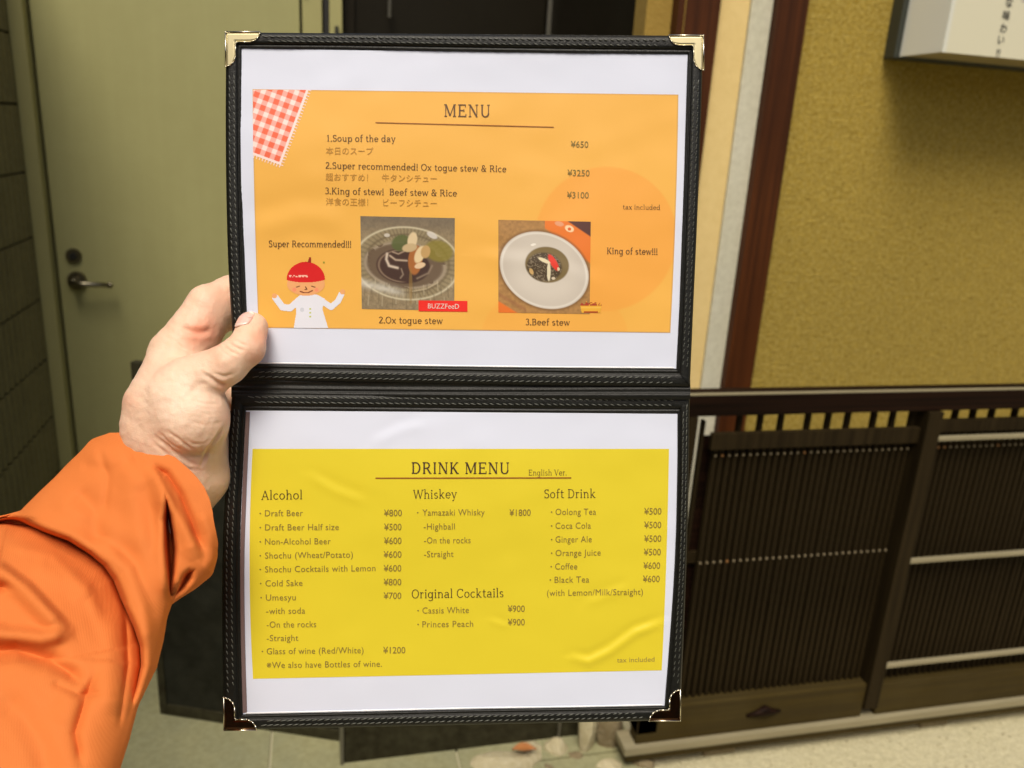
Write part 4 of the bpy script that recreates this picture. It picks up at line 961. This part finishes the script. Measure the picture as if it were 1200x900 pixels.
for pts, wd, a_ in (([(210, 382), (221, 388), (236, 390), (250, 386)], 3.2, .0014), ([(205, 405), (216, 409), (226, 415)], 2.2, .0006), ([(196, 396), (206, 400), (214, 409)], 2.0, .0005), ([(178, 416), (196, 419), (222, 416)], 2.2, .0005),
                    ([(262, 406), (270, 412), (278, 415)], 1.3, .0012), ([(268, 402), (277, 408), (286, 411)], 1.3, .0012), ([(274, 398), (283, 403), (292, 405)], 1.1, .0007), ([(249, 437), (262, 441), (275, 438)], 1.8, .0008),
                    ([(238, 438), (250, 445), (258, 450), (266, 452)], 2.2, .0018), ([(182, 512), (196, 522), (210, 533), (222, 542), (236, 546)], 2.0, .0008), ([(176, 516), (190, 528), (206, 541), (222, 550), (238, 551)], 1.7, .0006),
                    ([(204, 509), (218, 521), (230, 530)], 1.5, .0006), ([(196, 506), (210, 515), (222, 524)], 1.5, .0005), ([(262, 500), (254, 514), (243, 528), (236, 545)], 1.8, .0016), ([(246, 445), (232, 452), (222, 462)], 3.0, .0005),
                    ([(186, 508), (200, 520), (212, 527)], 1.4, .0007), ([(214, 512), (226, 520), (240, 520)], 1.3, .0005), ([(256, 404), (263, 413), (270, 419)], 1.1, .0006), ([(225, 470), (240, 474), (256, 474)], 1.3, .0005), ([(228, 482), (245, 486), (262, 484)], 1.3, .0003), ([(222, 494), (240, 498), (258, 496)], 1.3, .0003)):
    dd, sd_, ar = seg_dist(hpx, hpy, pts); e_ = np.clip(np.sin(np.pi * np.clip(ar, .04, .96)) * 2, .25, 1)
    dsp -= a_ * np.exp(-(dd / wd) ** 2) * e_; dsp += .35 * a_ * np.exp(-((dd - 2.2 * wd) / wd) ** 2) * e_
dsp += .0009 * (vnoise(hpx, hpy, 22, 11) - .5) + .0005 * (vnoise(hpx, hpy, 6, 12) - .5) + .00022 * (vnoise(hpx, hpy, 2.6, 15) - .5)
# tendon / knuckle swells
for (x_, y_, r_, a_) in ((236, 352, 13, .0008), (188, 425, 16, .0012), (262, 424, 9, .0008), (284, 418, 8, .0007), (240, 480, 18, .0008)):
    dsp += a_ * np.exp(-((hpx - x_) ** 2 + (hpy - y_) ** 2) / r_ ** 2)
HV2 = HV + HN * (dsp * front)[:, None]
HV2 = lap(HV2, HF, 1, .4)
base = np.array((.84, .57, .41)); red = np.array((.82, .29, .17)); pale = np.array((.90, .72, .56))
cN = np.tile(base, (len(HV2), 1))
def tint(c, x_, y_, r_, col, a_): return c + (np.array(col) - c) * (a_ * np.exp(-((hpx - x_) ** 2 + (hpy - y_) ** 2) / r_ ** 2))[:, None]
cN = tint(cN, 205, 470, 38, pale, .6)
for x_, y_, r_, a_ in ((232, 388, 13, .75), (262, 350, 16, .3), (250, 395, 14, .5), (308, 395, 12, .5), (300, 420, 12, .4), (150, 470, 10, .25), (262, 452, 8, .4), (266, 490, 10, .25), (232, 546, 10, .3), (222, 400, 12, .35), (246, 375, 12, .35), (255, 415, 12, .2)):
    cN = tint(cN, x_, y_, r_, red, a_)
mott = vnoise(hpx, hpy, 9, 13) * .6 + vnoise(hpx, hpy, 3.5, 14) * .4
cN = cN * (1 + (mott[:, None] - .5) * np.array((.04, .11, .15)))
hand = mk('hand', cam2world(HV2), HF, mat['skin'], person, smooth=True, colors=np.clip(cN, 0, 1))
# thumbnail: a curved plate laid on the thumb tip
nc = C3(294.5, 382, .5570); A_ = _n(C3(297, 372, .5600) - C3(290, 398, .5510)); A_ = _n(C3(299, 370, .5595) - C3(286, 400, .5510))
nrm = np.array((-.50, -.20, -.84)); nrm = _n(nrm - A_ * (nrm @ A_)); Bv = np.cross(A_, nrm)
nu, nvv = 17, 17; NV = []
for i in range(nu):
    a_ = i / (nu - 1) * 2 - 1
    hw = .0070 * (1 - .10 * a_) * (1 - max(0, abs(a_) - .55) ** 2 * 2.0)
    for j in range(nvv):
        b_ = j / (nvv - 1) * 2 - 1
        p_ = nc + A_ * (a_ * .0082 + .0008 - .0016 * (b_ * b_) * (1 if a_ > 0 else -1)) + Bv * (b_ * hw) + nrm * .02
        for _ in range(60):
            s_ = float(sdf(p_[0], p_[1], p_[2]))
            if s_ < .0001: break
            p_ = p_ - nrm * s_ * .8
        NV.append(p_ + nrm * (.0003 + .0010 * (1 - b_ ** 4) * (1 if a_ > -.9 else .2) - .0001))
ncol = np.tile(np.array((.86, .54, .46)), (nu, nvv, 1))
ncol[-3:] = (.92, .84, .76); ncol[:3] = (.90, .66, .58); ncol[:, 0] = ncol[:, -1] = (.74, .36, .26); ncol[0] = (.70, .34, .25)
mk('thumbnail', cam2world(np.array(NV)), grid_faces(nu, nvv), mat['nailskin'], hand, smooth=True, colors=ncol.reshape(-1, 3))

# jacket sleeve: closed tube of cloth, rows follow the outline
XL = [(508, 134), (512, 116), (516, 108), (530, 96), (545, 80), (560, 66), (575, 50), (590, 35), (600, 25), (606, 4), (612, -30), (640, -70), (700, -110), (900, -190), (1080, -250)]
XR = [(508, 160), (511.5, 176), (518, 184), (527, 193), (538, 207), (549, 220), (560, 231), (572, 240), (586, 246), (600, 249), (615, 251), (636, 255), (655, 253), (672, 248), (682, 238), (690, 226), (700, 210), (707, 200), (725, 194), (750, 190), (782, 182), (805, 172), (827, 160), (865, 150), (900, 139), (960, 122), (1080, 90)]
rows = np.concatenate([np.linspace(508, 720, 190), np.linspace(721.5, 920, 130), np.linspace(925, 1080, 24)]); NCOL = 300
xl = np.interp(rows, *zip(*XL)); xr = np.interp(rows, *zip(*XR))
def smooth1(a, n_=3):
    k = np.ones(n_) / n_; p = np.pad(a, n_ // 2, mode='edge'); return np.convolve(p, k, 'valid')
xl = smooth1(xl, 7); xr = smooth1(xr, 5)
th_ = np.linspace(0, 1, NCOL); tt_ = .5 - .5 * np.cos(np.pi * th_) * .5 - .5 * (1 - 2 * th_) * .5
SXg = xl[:, None] * (1 - tt_) + xr[:, None] * tt_; SYg = np.repeat(rows[:, None], NCOL, 1)
# outline used for the thickness: runs on over the hand so that the cuff stays open
ext = [(-250, 1080), (-190, 900), (-110, 700), (-70, 640), (-20, 608), (25, 600), (50, 575), (80, 545), (104, 512), (120, 455), (215, 400), (330, 440), (345, 560), (290, 625), (258, 650), (249, 672), (225, 691), (201, 707), (190, 750), (182, 782), (160, 827), (150, 865), (139, 900), (90, 1080)]
dd, _, _ = seg_dist(SXg, SYg, ext); Rr = 62.
hgt = np.sqrt(np.clip(1 - (1 - np.clip(dd / Rr, 0, 1)) ** 2, 0, 1)) * .027
X_, Y_ = SXg, SYg
def dep(x, y): return .553 - .00030 * (y - 600) - .00006 * (215 - x) - .010 * np.exp(-(((x - 205) / 75) ** 2 + ((y - 545) / 60) ** 2))
# fold 1: upper lobe hangs over the lower sleeve
C1 = [(-120, 590), (-40, 598), (11, 602), (30, 609), (55, 620), (82, 630), (108, 646), (126, 661), (138, 678), (150, 708), (162, 735), (169, 757), (170, 780), (165, 805), (159, 828)]
d1, s1, a1 = seg_dist(X_, Y_, C1); dn = d1 * s1                         # s>0: below / left of the lobe edge
depth1 = .030 * np.clip(a1 * 3, .3, 1) * np.clip((1.02 - a1) * 5, 0, 1)
fold = np.where(dn > 0, -depth1 * sstep(0, 4, dn) * np.exp(-np.clip(dn - 6, 0, 1e9) / 42), 0) + np.where(dn <= 0, .0035 * np.exp(-(dn / 14) ** 2), .0035 * np.exp(-(dn / 3) ** 2))
# fold 2: deep slit under the cuff
sl1 = [(193.5, 581), (198, 588), (203, 604), (207, 625), (209, 645), (207, 668), (203, 690), (199, 706), (196, 690), (193.5, 665), (191.5, 640), (191, 610)]
ds, _, _ = seg_dist(X_, Y_, sl1 + sl1[:1]); ip = in_poly(X_, Y_, sl1); sdl = np.where(ip, ds, -ds)
fold += -.032 * sstep(-1., 4., sdl)
sl2 = [(214, 672), (221, 666.5), (228, 668), (226, 678), (216, 692), (204, 702), (200.5, 704), (205, 692)]
ds, _, _ = seg_dist(X_, Y_, sl2 + sl2[:1]); ip = in_poly(X_, Y_, sl2); fold += -.013 * sstep(-2.5, 5, np.where(ip, ds, -ds))
def fridge(pts, wd, a, wd2=None, ends=True):
    d_, s_, r_ = seg_dist(X_, Y_, pts); q = d_ * s_; e_ = np.clip(np.sin(np.pi * np.clip(r_ * .94 + .03, 0, 1)) * 2.2, 0, 1) if ends else 1
    w_ = np.where(q > 0, wd2 or wd, wd); return a * np.exp(-(q / w_) ** 2) * e_
gw = np.clip(13 - 26 * a1, 3.4, 12); fold += -.020 * np.exp(-((dn - gw * 1.15) / gw) ** 2) * np.clip(a1 * 6, 0, 1) * np.clip((1.0 - a1) * 6, 0, 1)
fold += fridge([(176, 545), (186, 565), (198, 588), (212, 612), (224, 634), (232, 655)], 5, .0050, 12)
fold += fridge([(178, 547), (196, 556), (212, 580), (224, 610), (234, 640)], 5, -.0060)
fold += fridge([(236, 600), (246, 625), (246, 655), (234, 672)], 6, .002)
fold += fridge([(190, 570), (192, 600), (190, 650), (197, 705)], 9, .0045)
fold += fridge([(150, 560), (158, 600), (172, 650), (184, 700), (186, 750)], 15, .0035)
fold += fridge([(120, 640), (150, 668), (166, 710), (176, 760)], 8, .004)
fold += fridge([(90, 575), (110, 600), (118, 640)], 14, -.0042); fold += fridge([(118, 528), (128, 560), (124, 600)], 5, -.0016); fold += fridge([(60, 800), (92, 815), (120, 812)], 5, -.003); fold += fridge([(10, 640), (60, 652), (100, 690), (118, 730)], 7, .0022)
fold += fridge([(60, 590), (90, 600), (140, 625), (180, 640)], 14, .0025)
fold += fridge([(100, 530), (140, 545), (170, 575)], 12, .0022); fold += fridge([(95, 545), (130, 552), (160, 540)], 9, -.002)
fold += fridge([(-60, 660), (0, 668), (30, 690), (60, 722), (78, 740)], 6, .0085, 13); fold += fridge([(-60, 690), (-10, 684), (14, 690)], 6, -.009)
fold += fridge([(-40, 735), (10, 745), (50, 748), (80, 742)], 8, .0065); fold += fridge([(-30, 768), (20, 762), (60, 775), (98, 803)], 11, -.0095)
fold += fridge([(70, 850), (80, 830), (78, 800), (60, 770)], 13, .002); fold += fridge([(95, 895), (88, 860), (100, 820), (112, 790)], 6, -.0040)
fold += fridge([(140, 690), (146, 730), (148, 780), (138, 850)], 3.5, -.0030); fold += fridge([(128, 720), (134, 770), (126, 840)], 16, .003)
fold += fridge([(0, 820), (30, 840), (50, 880), (60, 930)], 16, -.003); fold += fridge([(40, 660), (80, 680), (105, 700)], 12, .0025)
fold += .0014 * (vnoise(X_ + .6 * Y_, Y_ - .4 * X_, 30, 21) - .5) + .0004 * (vnoise(X_ - .5 * Y_, Y_ * .6, 12, 22) - .5)
fold *= sstep(0, 9, np.minimum(dd, 60))
K3 = np.array([.25, .5, .25])
for _ in range(2):
    fold[1:-1] = .25 * fold[:-2] + .5 * fold[1:-1] + .25 * fold[2:]; fold[:, 1:-1] = .25 * fold[:, :-2] + .5 * fold[:, 1:-1] + .25 * fold[:, 2:]
FR = P(X_, Y_, dep(X_, Y_) - hgt - fold); BK = P(X_, Y_, dep(X_, Y_) + hgt * .9)
nrw, ncl = X_.shape; nv = nrw * ncl
faces = [tuple(q) for q in grid_faces(nrw, ncl)] + [tuple(q + nv) for q in grid_faces(nrw, ncl, True)]
for i in range(nrw - 1):
    a, b = i * ncl, (i + 1) * ncl; faces.append((b, a, a + nv, b + nv))
    if rows[i] > 603: a, b = i * ncl + ncl - 1, (i + 1) * ncl + ncl - 1; faces.append((a, b, b + nv, a + nv))
slv = mk('jacket_sleeve', np.concatenate([FR.reshape(-1, 3), BK.reshape(-1, 3)]), faces, mat['sleeve'], person, smooth=True)
slv['label'] = 'bright orange nylon sleeve bunched in deep folds'
md = slv.modifiers.new('cloth_thickness', 'SOLIDIFY'); md.thickness = .0012; md.offset = -1
